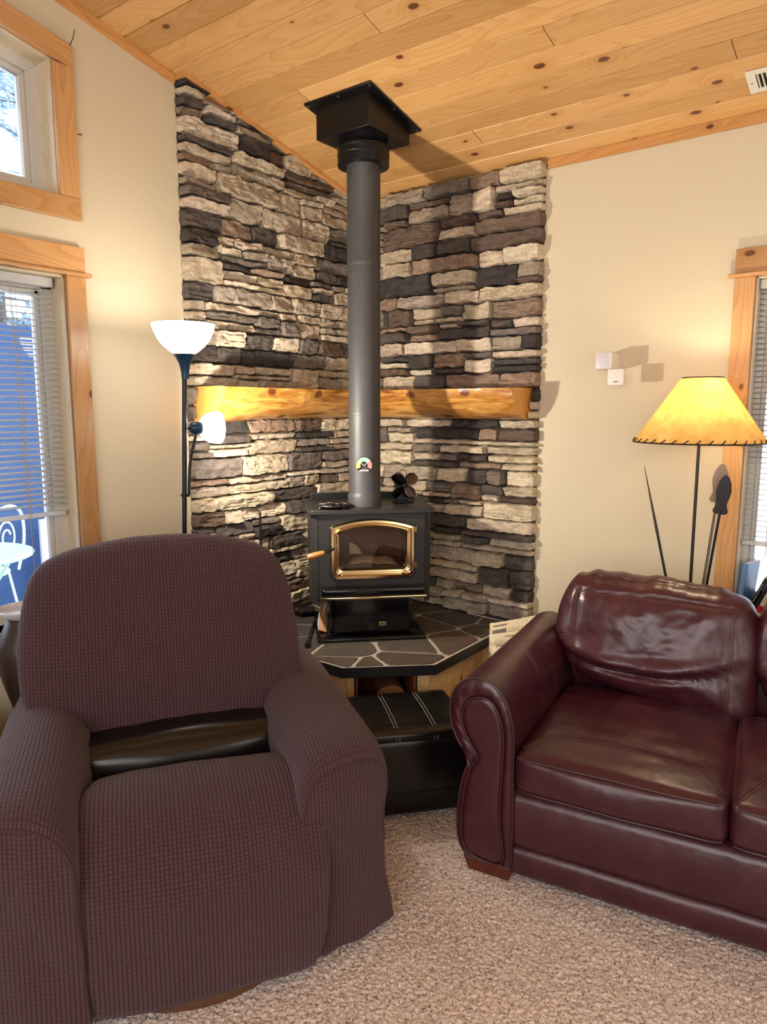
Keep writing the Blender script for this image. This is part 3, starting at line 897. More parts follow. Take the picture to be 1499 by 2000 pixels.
# black edge strip along the three free sides
mb = MB()
o_ = HP[1:5]; in_ = inset(HP, .006)[1:5]
for (a, b, c, d) in zip(o_, o_[1:], in_[1:], in_):
    mb.prism([a, b, c, d], 2, HZ - .040, HZ + .002)
mb.build('black_edge_strip', M_SLATE_TRIM, hearth)
# base: boarded sides, diagonal front with a wood store
BP = inset(HP, .045)
def boards(name, p, q, z0, z1, thick, wid=.085, parent=hearth, m=M_BASEW, seed=1):
    random.seed(seed)
    p = Vector((*p, 0)); q = Vector((*q, 0)); e = (q - p); L = e.length; e.normalize(); nrm = Vector((-e.y, e.x, 0))
    M = Matrix(((e.x, nrm.x, 0, p.x), (e.y, nrm.y, 0, p.y), (0, 0, 1, 0), (0, 0, 0, 1)))
    mb = MB(); x = 0; n = max(1, round(L / wid)); w = L / n
    for k in range(n):
        mb.box((x + .0015, -thick, z0), (x + w - .0015, 0, z1), 0, M, grain=2); x += w
    mb.box((0, -thick * .4, z0), (L, 0.002, z1), 1, M)
    return mb.build(name, [m, M_DARKHOLE], parent, bevel=.0015)
zb1 = HZ - .040
boards('side_boards', BP[1], BP[2], 0.0, zb1, -.016, seed=5)
boards('side_boards', BP[3], BP[4], 0.0, zb1, -.016, seed=6)
A_, B_ = Vector((*BP[2], 0)), Vector((*BP[3], 0)); e = (B_ - A_).normalized(); Ld = (B_ - A_).length
for nm, s0, s1 in (('front_stile', 0, .036), ('front_stile', Ld - .052, Ld)):
    p, q = A_ + e * s0, A_ + e * s1
    boards(nm, p.xy, q.xy, 0, zb1, -.018, wid=.09, seed=9 if s0 == 0 else 10)
# store lining
iw = Vector((-SQ, SQ, 0))
def quadwall(name, p, q, z0, z1, m, seed): return boards(name, p, q, z0, z1, .014, .09, hearth, m, seed)
M_STORE = pine('store_lining_wood', lin(150, 86, 52), lin(112, 60, 34), knots=.2)
pa, pb = A_ + e * .036, A_ + e * (Ld - .052)
quadwall('store_side', pa.xy, (pa + iw * .50).xy, 0.0, zb1, M_STORE, 3)
quadwall('store_side', (pb + iw * .50).xy, pb.xy, 0.0, zb1, M_STORE, 4)
quadwall('store_back', (pa + iw * .50).xy, (pb + iw * .50).xy, 0.0, zb1, M_STORE, 5)

# firewood in the store
def split_log(label, c, yaw, L, r, seed):
    random.seed(seed); mb = MB(); n = 14
    outline = [(-r, 0), (-r * .8, r * .75), (-.1 * r, r * 1.05), (r * .75, r * .8), (r, .1 * r), (r * .3, -r * .45), (-.5 * r, -.4 * r)]
    P = []
    for i in range(n + 1):
        a = -L / 2 + L * i / n
        P.append([Vector((a, x * (1 + .08 * vn((a, x, seed), 9)), z * (1 + .08 * vn((a, z, seed + 3), 9)))) for x, z in [(p.x, p.y) for p in smooth_closed([(q[0], q[1], 0) for q in outline], 22)]])
    M = Matrix.Translation(c) @ Matrix.Rotation(yaw, 4, 'Z')
    P = [[M @ v for v in row] for row in P]
    mb.grid(P, 0, [[(i * L / n, k * .02) for k in range(23)] for i in range(n + 1)], closed_u=True)
    mb.add(P[0], [list(range(22))], 1); mb.add(P[-1], [list(range(22))], 1)
    return tag(mb.build('firewood_log', [M_LOGBARK, M_LOGEND], smooth=35), label, 'firewood')
M_LOGBARK = plain('split_log_face', lin(150, 96, 64), .8, 0, .5, 30, .4)
M_LOGEND = plain('log_end', lin(186, 130, 86), .8, 0, .2, 40, .3)
cc = (A_ + B_) / 2
lb = cc + iw * .27
split_log('split firewood log lying on top inside the hearth wood store', (lb.x + .02, lb.y + .02, .222), R_(135), .36, .062, 2)
split_log('split firewood log underneath at the right of the wood store', (lb.x + .055, lb.y + .055, .080), R_(135), .36, .070, 5)
split_log('split firewood log underneath at the left of the wood store', (lb.x - .055, lb.y - .055, .072), R_(135), .36, .062, 8)

# thin pale cable lying over the hearth's end
mb = MB(); mb.tube(smooth_open([(.80, -.062, HZ + .004), (.95, -.075, HZ + .004), (1.05, -.085, HZ + .005), (1.088, -.07, HZ - .006), (1.094, -.055, HZ - .05), (1.096, -.03, HZ - .12), (1.10, -.02, .01)], 40), .0022, 6)
tag(mb.build('cable', M_WHITE), 'thin pale cable running over the right end of the hearth', 'cable')

# ------------------------------------------------------------------ wood stove (built in its own frame: x right, -y front)
PC = Vector((.5445, -.5695, HZ))             # pad centre on the hearth
def rn(r, n, z=0): return (r * SQ + n * SQ, r * SQ - n * SQ, z)
stove = thing('wood_stove', 'black steel wood stove with an arched brass door on a pedestal', 'wood stove', rn(-.018, .775, HZ), R_(45))
ZP = 0.0
def L3(n): return -(n - .775)                # distance from the corner along the diagonal -> local y
yF = L3(.972)                                # front of the firebox
mb = MB(); mb.rbox((-.250, L3(.985), 0.0), (.250, L3(.575), .020), .008); mb.build('floor_pad', M_ENAMEL, stove)
mb = MB(); mb.rbox((-.188, L3(.945), .019), (.184, L3(.62), .214), .022, seg=4); mb.build('pedestal', M_ENAMEL, stove)
# firebox: front plate with a real opening, box behind, brick lining
z0, z1 = .196, .585
# arched door opening outline (local x,z)
def arch(x0, x1, za, zs, zt, n=16, rc=.02):
    pts = [(x0 + rc, za), (x1 - rc, za), (x1 - rc * .3, za + rc * .3), (x1, za + rc), (x1, zs)]
    for i in range(1, n):
        t = i / n; x = x1 + (x0 - x1) * t
        pts.append((x, zs + (zt - zs) * (1 - (2 * t - 1) ** 2)))
    pts += [(x0, zs), (x0, za + rc), (x0 + rc * .3, za + rc * .3)]
    return pts
cxd = .002
hole = arch(-.150 + cxd, .152 + cxd, .338, .505, .530)
mb = MB()
outer = [( -.243, z0), (.243, z0), (.243, z1), (-.243, z1)]
def ringface(mb, inner, outer4, y, mi=0):
    """fill between an inner outline and a rectangle, by projecting each inner point to the rectangle"""
    cx = sum(p[0] for p in inner) / len(inner); cz = sum(p[1] for p in inner) / len(inner)
    xs = [p[0] for p in outer4]; zs = [p[1] for p in outer4]
    lo, hi = (min(xs), min(zs)), (max(xs), max(zs)); out = []
    pts = [Vector((p[0], p[1], 0)) for p in inner]; pts = resample(pts, 96, True)
    for c in outer4:
        k = min(range(len(pts)), key=lambda q: abs(math.atan2(pts[q].y - cz, pts[q].x - cx) - math.atan2(c[1] - cz, c[0] - cx)))
        pts[k] = pts[k]
    for p in pts:
        dx, dz = p.x - cx, p.y - cz
        t = min([((hi[0] if dx > 0 else lo[0]) - cx) / dx if abs(dx) > 1e-9 else 1e9, ((hi[1] if dz > 0 else lo[1]) - cz) / dz if abs(dz) > 1e-9 else 1e9])
        out.append((cx + dx * t, cz + dz * t))
    # snap the nearest to the true corners
    for c in outer4:
        k = min(range(len(out)), key=lambda q: math.dist(out[q], c)); out[k] = c
    n = len(pts)
    V = [(p.x, y, p.y) for p in pts] + [(p[0], y, p[1]) for p in out]
    mb.add(V, [(i, (i+1) % n, n + (i+1) % n, n + i) for i in range(n)], mi)
    return [(p.x, p.y) for p in pts]
hp = ringface(mb, hole, outer, yF)
n = len(hp)
mb.add([(x, yF, z) for x, z in hp] + [(x, yF + .03, z) for x, z in hp], [(i, (i+1) % n, n + (i+1) % n, n + i) for i in range(n)])
yB = L3(.60)
for a, b in (((-.243, yF, z0), (-.239, yB, z1)), ((.239, yF, z0), (.243, yB, z1)), ((-.243, yB - .004, z0), (.243, yB, z1)), ((-.243, yF, z0), (.243, yB, z0 + .004))):
    mb.box((min(a[0], b[0]), min(a[1], b[1]), min(a[2], b[2])), (max(a[0], b[0]), max(a[1], b[1]), max(a[2], b[2])))
mb.build('firebox', M_STOVE, stove, smooth=30)
mb = MB()    # brick lining, open to the front
bx0, bx1, bz0, bz1, by0, by1 = -.205, .205, .315, .555, yF + .03, yB - .03
for k in range(3):
    for j in range(3):
        xa = bx0 + (bx1 - bx0) * k / 3; xb = bx0 + (bx1 - bx0) * (k + 1) / 3; za = bz0 + (bz1 - bz0) * j / 3; zb = bz0 + (bz1 - bz0) * (j + 1) / 3
        mb.box((xa + .001, by1 - .02, za + .001), (xb - .001, by1, zb - .001))
for s in (bx0, bx1 - .02):
    for k in range(2):
        ya = by0 + (by1 - by0) * k / 2; yb = by0 + (by1 - by0) * (k + 1) / 2
        mb.box((s, ya + .001, bz0), (s + .02, yb - .001, bz1))
mb.box((bx0, by0, bz0 - .02), (bx1, by1, bz0)); mb.box((bx0, by0, bz1), (bx1, by1, bz1 + .01))
mb.build('brick_lining', M_FIREBRICK, stove)
# side heat shields, curved at the front corners
for sx in (-1, 1):
    mb = MB(); P = []
    for z in (.176, .585):
        row = []
        for (x, y) in [(.243, yF + .004), (.252, yF + .006), (.262, yF + .014), (.270, yF + .028), (.274, yF + .046), (.275, L3(.58)), (.262, L3(.58)), (.258, yF + .05), (.250, yF + .03), (.243, yF + .02)]:
            row.append((sx * x, y, z))
        P.append(row)
    mb.grid(P, closed_u=True); mb.add(P[0], [list(range(10))]); mb.add(P[1], [list(range(10))])
    mb.build('side_shield', M_STOVE, stove, smooth=50)
# top plate with cut front corners
mb = MB()
tp = [(-.268, L3(.992)), (.268, L3(.992)), (.286, L3(.965)), (.286, L3(.60)), (-.286, L3(.60)), (-.286, L3(.965))]
mb.prism(tp, 2, .586, .608); mb.build('top_plate', M_STOVE, stove, bevel=.004)
mb = MB(); mb.box((-.26, L3(.60), .40), (.26, L3(.585), .640)); mb.build('rear_shield', M_BLACK, stove, bevel=.002)
# ash lip
mb = MB(); mb.rbox((-.232, L3(1.030), .222), (.236, yF + .002, .262), .012, seg=3); mb.build('ash_lip', M_ENAMEL, stove)
mb = MB(); mb.rbox((-.236, L3(1.034), .212), (.240, yF + .004, .2235), .003, seg=2); lip = mb.build('brass_lip_edge', M_BRASS, stove); lip['label'] = 'polished brass edge'
# door
door = MB(); 
din = arch(-.147 + cxd, .149 + cxd, .341, .503, .527, rc=.016); dout = arch(-.192 + cxd, .190 + cxd, .292, .532, .566, rc=.022)
nn_ = 96
def rs2(pts): return [(p.x, p.y) for p in resample([Vector((p[0], p[1], 0)) for p in pts], nn_, True)]
def align(a, b):
    return a, b
ri, ro = rs2(din), rs2(dout)
yd = yF - .002
rings = []
for f, dy in ((0, -.0), (0.0, .014), (.14, .026), (.40, .027), (.52, .016), (.62, .015), (.70, .024), (.88, .022), (1.0, .008), (1.0, -.02)):
    rings.append([(o[0] + (i_[0] - o[0]) * f, yd - dy, o[1] + (i_[1] - o[1]) * f) for o, i_ in zip(ro, ri)])
door.grid(rings, closed_u=True)
d_o = door.build('door_frame', M_BRASS, stove, smooth=50); d_o['label'] = 'arched polished brass door'
mb = MB(); mb.add([(x, yd + .004, z) for x, z in ri], [list(range(nn_))]); mb.add([(x, yd + .008, z) for x, z in ri], [list(range(nn_))]); mb.build('door_glass', M_STOVEGLASS, stove, flat=True)
for z in (.352, .515):
    mb = MB(); mb.tube([(.197, yd - .008, z - .012), (.197, yd - .008, z + .012)], .0055, 10); mb.build('hinge', M_BRASS, stove)
mb = MB(); mb.tube([(-.172, yd - .012, .440), (-.178, yd - .050, .440), (-.192, yd - .068, .437), (-.222, yd - .074, .430)], .0055, 8); hr = mb.build('handle_rod', M_BLACK, stove)
mb = MB(); a, b = Vector((-.218, yd - .074, .431)), Vector((-.292, yd - .078, .413))
mb.tube([a, a.lerp(b, .08), a.lerp(b, .5), a.lerp(b, .92), b], [.009, .0115, .0135, .0135, .010], 14); hg = mb.build('handle_grip', M_WOODHANDLE, stove); hg['label'] = 'varnished wooden handle grip'
# maker's plate
mb = MB(); mb.box((.035, L3(.945) - .0018, .060), (.068, L3(.945), .080)); lp = mb.build('maker_plate', M_BRASS, stove, bevel=.001)
mb = MB()
for z, w in ((.0745, .024), (.0705, .020)):
    x = .0405
    while x < .0405 + w: mb.box((x, L3(.945) - .0024, z - .0014), (x + .0024, L3(.945) - .0017, z + .0014)); x += .0036
mb.box((.040, L3(.945) - .0024, .0635), (.063, L3(.945) - .0017, .0650)); mb.build('plate_lettering', M_BLACK, lp)
lp['label'] = 'small brass maker plate'

# papers and ash inside the firebox
MS = Matrix.Translation(Vector(rn(-.018, .775, HZ))) @ Matrix.Rotation(R_(45), 4, 'Z')
mb = MB(); random.seed(3); P = []
for i in range(25):
    row = []
    for j in range(17):
        x = -.17 + .34 * i / 24; y = by0 + .02 + (by1 - by0 - .06) * j / 16
        h = .316 + .035 * max(0, 1 - ((x - .02) / .17) ** 2) * max(0, 1 - ((y - (by0 + by1) / 2) / .16) ** 2) + .010 * fbm((x, y, 1), 26, 3)
        row.append(MS @ Vector((x, y, max(.3162, h))))
    P.append(row)
mb.grid(P); o = mb.build('ash_bed', M_ASH, smooth=60); tag(o, 'bed of grey ash behind the stove glass', 'ash'); o['kind'] = 'stuff'
def sheet(label, pts, curl, seed, mat):
    """a thin bent sheet over 4 corner points (local stove frame)"""
    p = [Vector(q) for q in pts]; P = []
    for i in range(9):
        row = []
        for j in range(9):
            u, v = i / 8, j / 8
            q = p[0].lerp(p[1], u).lerp(p[3].lerp(p[2], u), v)
            q.z += curl * (math.sin(PI * u) * .7 + math.sin(PI * v)) + .003 * vn(q, 60)
            row.append(MS @ q)
        P.append(row)
    mb = MB(); mb.grid(P); o = mb.build('paper_sheet', mat, smooth=80)
    md = o.modifiers.new('thick', 'SOLIDIFY'); md.thickness = .0012
    return tag(o, label, 'paper')
M_PAPERB = plain('brownish_paper', lin(196, 176, 150), .85)
sheet('white card standing on the left behind the stove glass', [(-.085, by0 + .13, .375), (-.02, by0 + .16, .365), (-.045, by0 + .18, .405), (-.085, by0 + .165, .425)], .0, 1, M_PAPERW)
sheet('curled brown paper lying low behind the stove glass', [(-.10, by0 + .03, .345), (.04, by0 + .03, .345), (.06, by0 + .12, .36), (-.07, by0 + .12, .36)], .012, 2, M_PAPERB)
sheet('flat paper at the right behind the stove glass', [(.03, by0 + .035, .342), (.13, by0 + .03, .335), (.10, by0 + .12, .362), (.02, by0 + .10, .36)], .008, 5, M_PAPERB)

# trivet, fan on the stove top
ZT = HZ + .608
tv = thing('trivet', 'round cast iron trivet on the left of the stove top', 'trivet', (*rn(-.018 - .168, .915)[:2], ZT), R_(45)); tv.scale = (1.12, 1.12, 1.12)
mb = MB(); mb.lathe([(0, .014), (.060, .014), (.066, .017), (.070, .017), (.072, .013), (.070, .010), (0, .010)], 40)
for k in range(10):
    a = 2 * PI * k / 10; mb.tube([(.056 * math.cos(a), .056 * math.sin(a), .016), (.03 * math.cos(a + .5), .03 * math.sin(a + .5), .018), (.012 * math.cos(a), .012 * math.sin(a), .016)], .004, 6)
mb.lathe([(.028, .014), (.03, .0185), (.034, .0185), (.036, .014)], 30); mb.build('plate', M_IRON, tv)
for k in range(4):
    a = 2 * PI * k / 4 + .6; mb = MB(); mb.tube([(.062 * math.cos(a), .062 * math.sin(a), .011), (.070 * math.cos(a), .070 * math.sin(a), 0.0)], [.006, .004], 8); mb.build('leg', M_IRON, tv)

fan = thing('stove_fan', 'small bronzed four-blade fan on the right of the stove top', 'fan', (*rn(.155, .765)[:2], ZT), R_(52))
mb = MB(); mb.rbox((-.045, -.03, 0), (.045, .03, .010), .003); mb.build('base', M_BLACK, fan)
mb = MB()
for k in range(5): mb.box((-.032 + k * .0145, .006, .010), (-.028 + k * .0145, .040, .115 - abs(k - 2) * .012))
mb.box((-.030, .000, .010), (.030, .006, .085)); mb.build('heat_sink', M_BLACK, fan, bevel=.0008)
mb = MB(); mb.tube([(0, .006, .084), (0, -.022, .084)], [.013, .011], 14); mb.build('motor', M_BLACK, fan)
mb = MB(); mb.tube(smooth_open([(-.02, .02, .10), (-.012, .015, .145), (.0, .01, .155), (.02, .015, .142), (.026, .02, .10)], 20), .0014, 6); mb.build('carry_loop', M_BLACK, fan)
for k, a in enumerate((40, 132, 222, 312)):
    mb = MB(); P = []; ar = R_(a)
    for i in range(11):
        t = i / 10; rad = .008 + .066 * t; wd = .006 + .024 * math.sin(PI * min(1, t * .62 + .12)) * (1 - max(0, t - .82) * 2.6)
        row = []
        for j in range(9):
            s = -1 + 2 * j / 8
            tang = s * wd; off = s * wd * .55 - .006 * (1 - s * s) * t
            x = rad * math.cos(ar) - tang * math.sin(ar) * .85; z = rad * math.sin(ar) + tang * math.cos(ar) * .85
            row.append((x, -.026 + off, .084 + z))
        P.append(row)
    mb.grid(P); o = mb.build('blade', M_BLADE, fan, smooth=80); md = o.modifiers.new('thick', 'SOLIDIFY'); md.thickness = .0012

# stove pipe
PX, PY = .556, -.604
PX, PY, _ = rn(-.035, .835)
pipe = thing('stove_pipe', 'tall black flue pipe rising from the stove to the ceiling', 'stove pipe', (PX, PY, ZT))
pr_ = .0725
zz = [0, .085, .50, .98, 1.36]
zbot = 2.604
mb = MB(); mb.lathe([(0, .0), (.078, .0), (.078, .045), (.0765, .052), (.0735, .056), (pr_, .062), (pr_, .41), (pr_ + .001, .415)], 48); mb.build('lower_section', M_PIPE, pipe, smooth=30)
mb = MB(); mb.lathe([(pr_ - .001, .405), (pr_ + .0012, .412), (pr_ + .0012, .425), (pr_ , .43), (pr_, 1.06), (pr_ - .001, 1.07)], 48); mb.build('middle_section', M_PIPE, pipe, smooth=30)
mb = MB(); mb.lathe([(pr_ + .0005, 1.06), (pr_ + .0018, 1.068), (pr_ + .0018, 1.078), (pr_ + .0006, 1.085), (pr_ + .0006, zbot - ZT - .115), (.074, zbot - ZT - .112), (.074, zbot - ZT - .06)], 48); mb.build('upper_section', M_PIPE, pipe, smooth=30)
mb = MB(); zq = zbot - ZT
mb.lathe([(.078, zq - .100), (.112, zq - .098), (.112, zq - .062), (.1135, zq - .060), (.1135, zq - .052), (.111, zq - .050), (.111, zq - .036), (.1135, zq - .034), (.1135, zq - .026), (.108, zq - .022), (.104, zq - .012), (.104, zq), (0, zq)], 48); mb.build('collar', M_BLACK, pipe, smooth=30)
for a in (-60, 20):
    mb = MB(); M = Matrix.Rotation(R_(a - 45), 4, 'Z'); mb.box((pr_ - .002, -.012, zq - .150), (pr_ + .0015, .012, zq - .118), 0, M); mb.build('bracket_tab', M_PIPE, pipe)
# ceiling support box
bxo = thing('ceiling_support_box', 'square black chimney support box screwed to the pine ceiling', 'chimney support', (PX, PY, zbot))
hb = .143
mb = MB()
V = [(sx * hb, sy * hb, 0) for sx, sy in ((-1, -1), (1, -1), (1, 1), (-1, 1))] + [(sx * hb, sy * hb, ceil_z(PY + sy * hb) - zbot - .004) for sx, sy in ((-1, -1), (1, -1), (1, 1), (-1, 1))]
mb.add(V, [(0, 1, 2, 3), (0, 1, 5, 4), (1, 2, 6, 5), (2, 3, 7, 6), (3, 0, 4, 7), (4, 5, 6, 7)]); mb.build('box', M_BLACK, bxo, bevel=.002)
hf = .180; V = []
for dz in (.009, .001):
    V += [(sx * hf, sy * hf, ceil_z(PY + sy * hf) - zbot - dz) for sx, sy in ((-1, -1), (1, -1), (1, 1), (-1, 1))]
mb = MB(); mb.add(V, [(0, 1, 2, 3), (0, 1, 5, 4), (1, 2, 6, 5), (2, 3, 7, 6), (3, 0, 4, 7), (4, 5, 6, 7)]); mb.build('flange', M_BLACK, bxo, bevel=.002)
for (a, b) in ((-.165, -.165), (.165, -.165), (.165, .165), (-.165, .165), (.165, 0.0), (0, -.165)):
    z = ceil_z(PY + b) - zbot - .009; mb = MB(); mb.lathe([(.0, z - .004), (.004, z - .0035), (.0055, z)], 10, 0, Matrix.Translation((a, b, 0))); mb.build('screw', M_BRASS if False else M_PIPE, bxo)

# magnetic thermometer on the pipe
ang = math.atan2(-3.157 - PY, 2.604 - PX) - R_(2)
TM = Matrix.Translation((PX, PY, ZT + .190)) @ Matrix.Rotation(ang, 4, 'Z') @ Matrix.Translation((pr_ + .001, 0, 0))
th = thing('stove_thermometer', 'small round-topped thermometer with coloured bands on the flue pipe', 'thermometer')
def half_disc(name, r0, r1, a0, a1, x0, x1, m, cz=0.0, n=20):
    mb = MB(); V = []
    for x in (x0, x1):
        for r in (r0, r1):
            for i in range(n + 1):
                a = R_(a0 + (a1 - a0) * i / n); V.append(TM @ Vector((x, r * math.cos(a), cz + r * math.sin(a))))
    F = []; k = n + 1
    for i in range(n):
        F += [(2*k+i, 2*k+i+1, 3*k+i+1, 3*k+i), (k+i, k+i+1, 3*k+i+1, 3*k+i), (i, i+1, 2*k+i+1, 2*k+i)]
    F += [(0, k, 3*k, 2*k), (n, k+n, 3*k+n, 2*k+n)]
    mb.add(V, F); return mb.build(name, m, th, flat=True)
M_OR, M_GR, M_RD = plain('orange_band', lin(246, 186, 96), .5), plain('green_band', lin(120, 190, 150), .5), plain('red_band', lin(232, 104, 96), .5)
half_disc('dial_housing', 0.0, .0385, -35, 215, 0, .006, M_BLACK)
half_disc('orange_band', .017, .036, 140, 208, .006, .0068, M_OR)
half_disc('green_band', .017, .036, 44, 138, .006, .0068, M_GR)
half_disc('red_band', .017, .036, -28, 42, .006, .0068, M_RD)
for r in (.0225, .0285): half_disc('dial_ring', r, r + .0012, -28, 208, .0068, .0072, M_WHITE)
mb = MB()
for p, q in (((-.026, .022), (0, -.002)), ((.026, .022), (0, -.002))):
    mb.tube([TM @ Vector((.0076, p[0], p[1])), TM @ Vector((.0076, q[0], q[1]))], .0012, 6)
mb.build('pointer_lines', M_WHITE, th)
mb = MB(); mb.box((.004, -.020, -.0265), (.0072, .020, -.0205), 0, TM); mb.build('label_strip', M_WHITE, th)
mb = MB()
y = -.016
while y < .015: mb.box((.0072, y, -.0250), (.0075, y + .003, -.0222), 0, TM); y += .0046
mb.build('label_lettering', M_BLACK, th)

# ------------------------------------------------------------------ things on the hearth
random.seed(2)
pk = thing('fire_poker', 'short black poker lying on the hearth left of the stove', 'poker', (0, 0, 0))
a, b = Vector((.215, -.665, HZ + .014)), Vector((.505, -.958, HZ + .014))
a, b = Vector((.300, -.685, HZ + .012)), Vector((.500, -.945, HZ + .012))
mb = MB(); mb.tube([a, b], .0065, 10); mb.build('shaft', M_BLACK, pk)
mb = MB(); d = (b - a).normalized(); mb.tube([b - d * .03, b - d * .005, b + d * .018], [.011, .013, .011], 12); mb.build('knob', M_IRON, pk)
mb = MB(); mb.tube([a, a - d * .02 + Vector((.012, .012, .004)), a - d * .02 + Vector((.035, .035, .004))], .0055, 8); mb.build('hook', M_BLACK, pk)
# piece of kindling leaning against the pedestal
MK = MS @ Matrix.Translation((-.222, L3(.885), .020)) @ Matrix.Rotation(R_(3), 4, 'Y') @ Matrix.Rotation(R_(-35), 4, 'X')
mb = MB(); mb.box((-.017, -.012, .008), (.017, .012, .175), 0, MK, grain=2, taper=lambda v: (v[0] + .006 * (v[2] > .1), v[1], v[2] - .01 * (v[0] > 0)))
M_KIND = pine('rough_kindling', lin(176, 130, 96), lin(120, 80, 58), knots=0.0, streak=.8)
tag(mb.build('kindling_stick', M_KIND, bevel=.002), 'rough kindling stick leaning on the left of the stove pedestal', 'kindling')
# folded white paper behind the pedestal
mb = MB()
MW = MS @ Matrix.Translation((-.222, L3(.80), .0)); P = []
for i in range(7):
    t = i / 6; P.append([MW @ Vector((-.022 + .035 * t + .01 * s * t, -.05 * s, .003 + .17 * t - .02 * t * t)) for s in (-1, -.5, 0, .5, 1)])
mb.grid(P); o = mb.build('paper_wad', M_PAPERW, smooth=80); md = o.modifiers.new('thick', 'SOLIDIFY'); md.thickness = .004
tag(o, 'folded white paper standing left of the stove pedestal', 'paper')
# ash shovel lying behind the recliner
sh_ = thing('ash_shovel', 'black ash shovel lying on the hearth beside the left stone wall', 'shovel')
mb = MB(); P = []
o0 = Vector((.150, -.60, HZ)); ex = Vector((.42, .91, 0)).normalized(); ey = Vector((-ex.y, ex.x, 0))
for i in range(9):
    t = i / 8; P.append([o0 + ex * (.10 * t - .03) + ey * (.055 * s * (1 - .12 * t)) + Vector((0, 0, .006 + .034 * abs(s) ** 2.5 * (1 - .5 * t))) for s in (-1, -.8, -.5, 0, .5, .8, 1)])
mb.grid(P); o = mb.build('pan', M_IRON, sh_, smooth=70); md = o.modifiers.new('thick', 'SOLIDIFY'); md.thickness = .004
mb = MB(); mb.tube([o0 - ex * .03 + Vector((0, 0, .02)), o0 - ex * .10 + Vector((0, 0, .03)), o0 - ex * .26 + Vector((0, 0, .024))], [.010, .012, .016], 12); mb.build('handle', M_BLACK, sh_)
# tool stand rods rising above the recliner
ts = thing('fire_tool_stand', 'black wrought iron fire tool stand on the hearth against the left stones', 'fire tools', (.150, -.885, HZ))
mb = MB(); mb.lathe([(0, 0), (.060, 0), (.060, .008), (.015, .014), (.009, .02), (0, .02)], 28); mb.build('base', M_BLACK, ts)
mb = MB(); mb.tube([(0, 0, .015), (.001, .0, .40), (.0, .002, .56), (0, .002, .575)], [.006, .006, .005, .003], 10); mb.build('post', M_BLACK, ts)
mb = MB(); mb.tube([(-.025, -.075, .35), (0, 0, .385), (.030, .060, .35)], .0035, 8); mb.build('cross_arm', M_BLACK, ts)
pk2 = thing('hearth_brush', 'slim pale handled brush hanging behind the recliner back', 'brush', (.150 - .022, -.885 - .072, HZ))
mb = MB(); mb.tube([(0, 0, .20), (0, 0, .40)], [.004, .0032], 8); mb.build('handle', plain('pale_brass_rod', lin(176, 150, 120), .4, .6), pk2)
mb = MB(); mb.tube([(0, 0, .01), (0, 0, .13), (0, 0, .20)], [.030, .024, .008], 12); mb.build('bristle_head', M_BLACK, pk2)

# ------------------------------------------------------------------ torchiere floor lamp
lampA = Vector((.375, -1.450, 0))
tilt = Vector((-.047, -.047))                # the pole leans a little
torch = thing('floor_lamp', 'black torchiere floor lamp with white bowl and reading lamp by the left wall', 'floor lamp', (lampA.x + tilt.x, lampA.y + tilt.y, 0))
tr = lambda z: Vector((-tilt.x * z / 1.7, -tilt.y * z / 1.7, z))
mb = MB(); mb.lathe([(0, 0), (.120, 0), (.120, .012), (.100, .022), (.02, .032), (.010, .05), (0, .05)], 40); mb.build('base', M_POLE, torch, smooth=35)
mb = MB(); mb.tube([tr(.03), tr(.6), tr(1.2), tr(1.60)], .0090, 16); mb.build('pole', M_POLE, torch)
mb = MB(); mb.lathe([(.0092, -.085), (.0135, -.085), (.0150, -.06), (.021, -.03), (.034, -.004), (.042, .006), (.030, .008), (0, .008)], 32, 0, Matrix.Translation(tr(1.665))); mb.build('socket_cup', M_TEAL, torch, smooth=50)
mb = MB(); bt = tr(1.672)
prof = [(.038, 0), (.054, .010), (.077, .030), (.096, .055), (.108, .082), (.1135, .101), (.115, .108), (.111, .107), (.104, .082), (.092, .057), (.073, .034), (.051, .015), (.0, .008)]
mb.lathe(prof, 48, 0, Matrix.Translation(bt)); mb.build('bowl_shade', M_GLOWBOWL, torch, smooth=60)
# reading lamp on a gooseneck
RT = Vector((.797, .605, 0))
w0 = Vector(torch.location)
j0 = Vector((.370, -1.452, 1.140)) - w0
sockc = Vector((.400, -1.430, 1.397)) - w0
mb = MB(); mb.tube([j0 - RT * .03 + Vector((.0, 0, .0)), j0 + RT * .002], .006, 8); mb.build('arm_joint', M_POLE, torch)
mb = MB(); mb.tube(smooth_open([j0, j0 + RT * .003 + Vector((0, 0, .06)), j0 + RT * .012 + Vector((0, 0, .14)), sockc - Vector((0, 0, .02))], 24), .0055, 10); mb.build('gooseneck', M_POLE, torch)
ax = (RT * .80 + Vector((-.605, .797, 0)) * .60).normalized()
q = Vector((0, 0, 1)).rotation_difference(ax).to_matrix().to_4x4()
MQ = Matrix.Translation(sockc) @ q
mb = MB(); mb.lathe([(0, -.026), (.014, -.025), (.021, -.018), (.023, -.006), (.0235, .022), (.022, .028), (0, .028)], 28, 0, MQ); rs = mb.build('reading_socket', M_TEAL, torch, smooth=45)
mb = MB(); mb.tube([MQ @ Vector((.004, 0, -.026)), MQ @ Vector((.004, 0, -.036))], .004, 8); mb.build('switch_knob', M_POLE, rs)
mb = MB(); mb.lathe([(.022, .018), (.034, .023), (.048, .036), (.057, .054), (.061, .076), (.0625, .092), (.0590, .091), (.053, .056), (.044, .040), (.028, .028), (0, .024)], 40, 0, MQ); mb.build('reading_shade', M_GLOWREAD, torch, smooth=60)
tw_ = w0 + bt
point_light('torchiere_bulb', (tw_.x, tw_.y, tw_.z + .085), TORCH_W, (1.0, 0.83, 0.62), .030)
rw = w0 + (MQ @ Vector((0, 0, .070)))
point_light('reading_bulb', rw, READ_W, (1.0, 0.88, 0.73), .022)

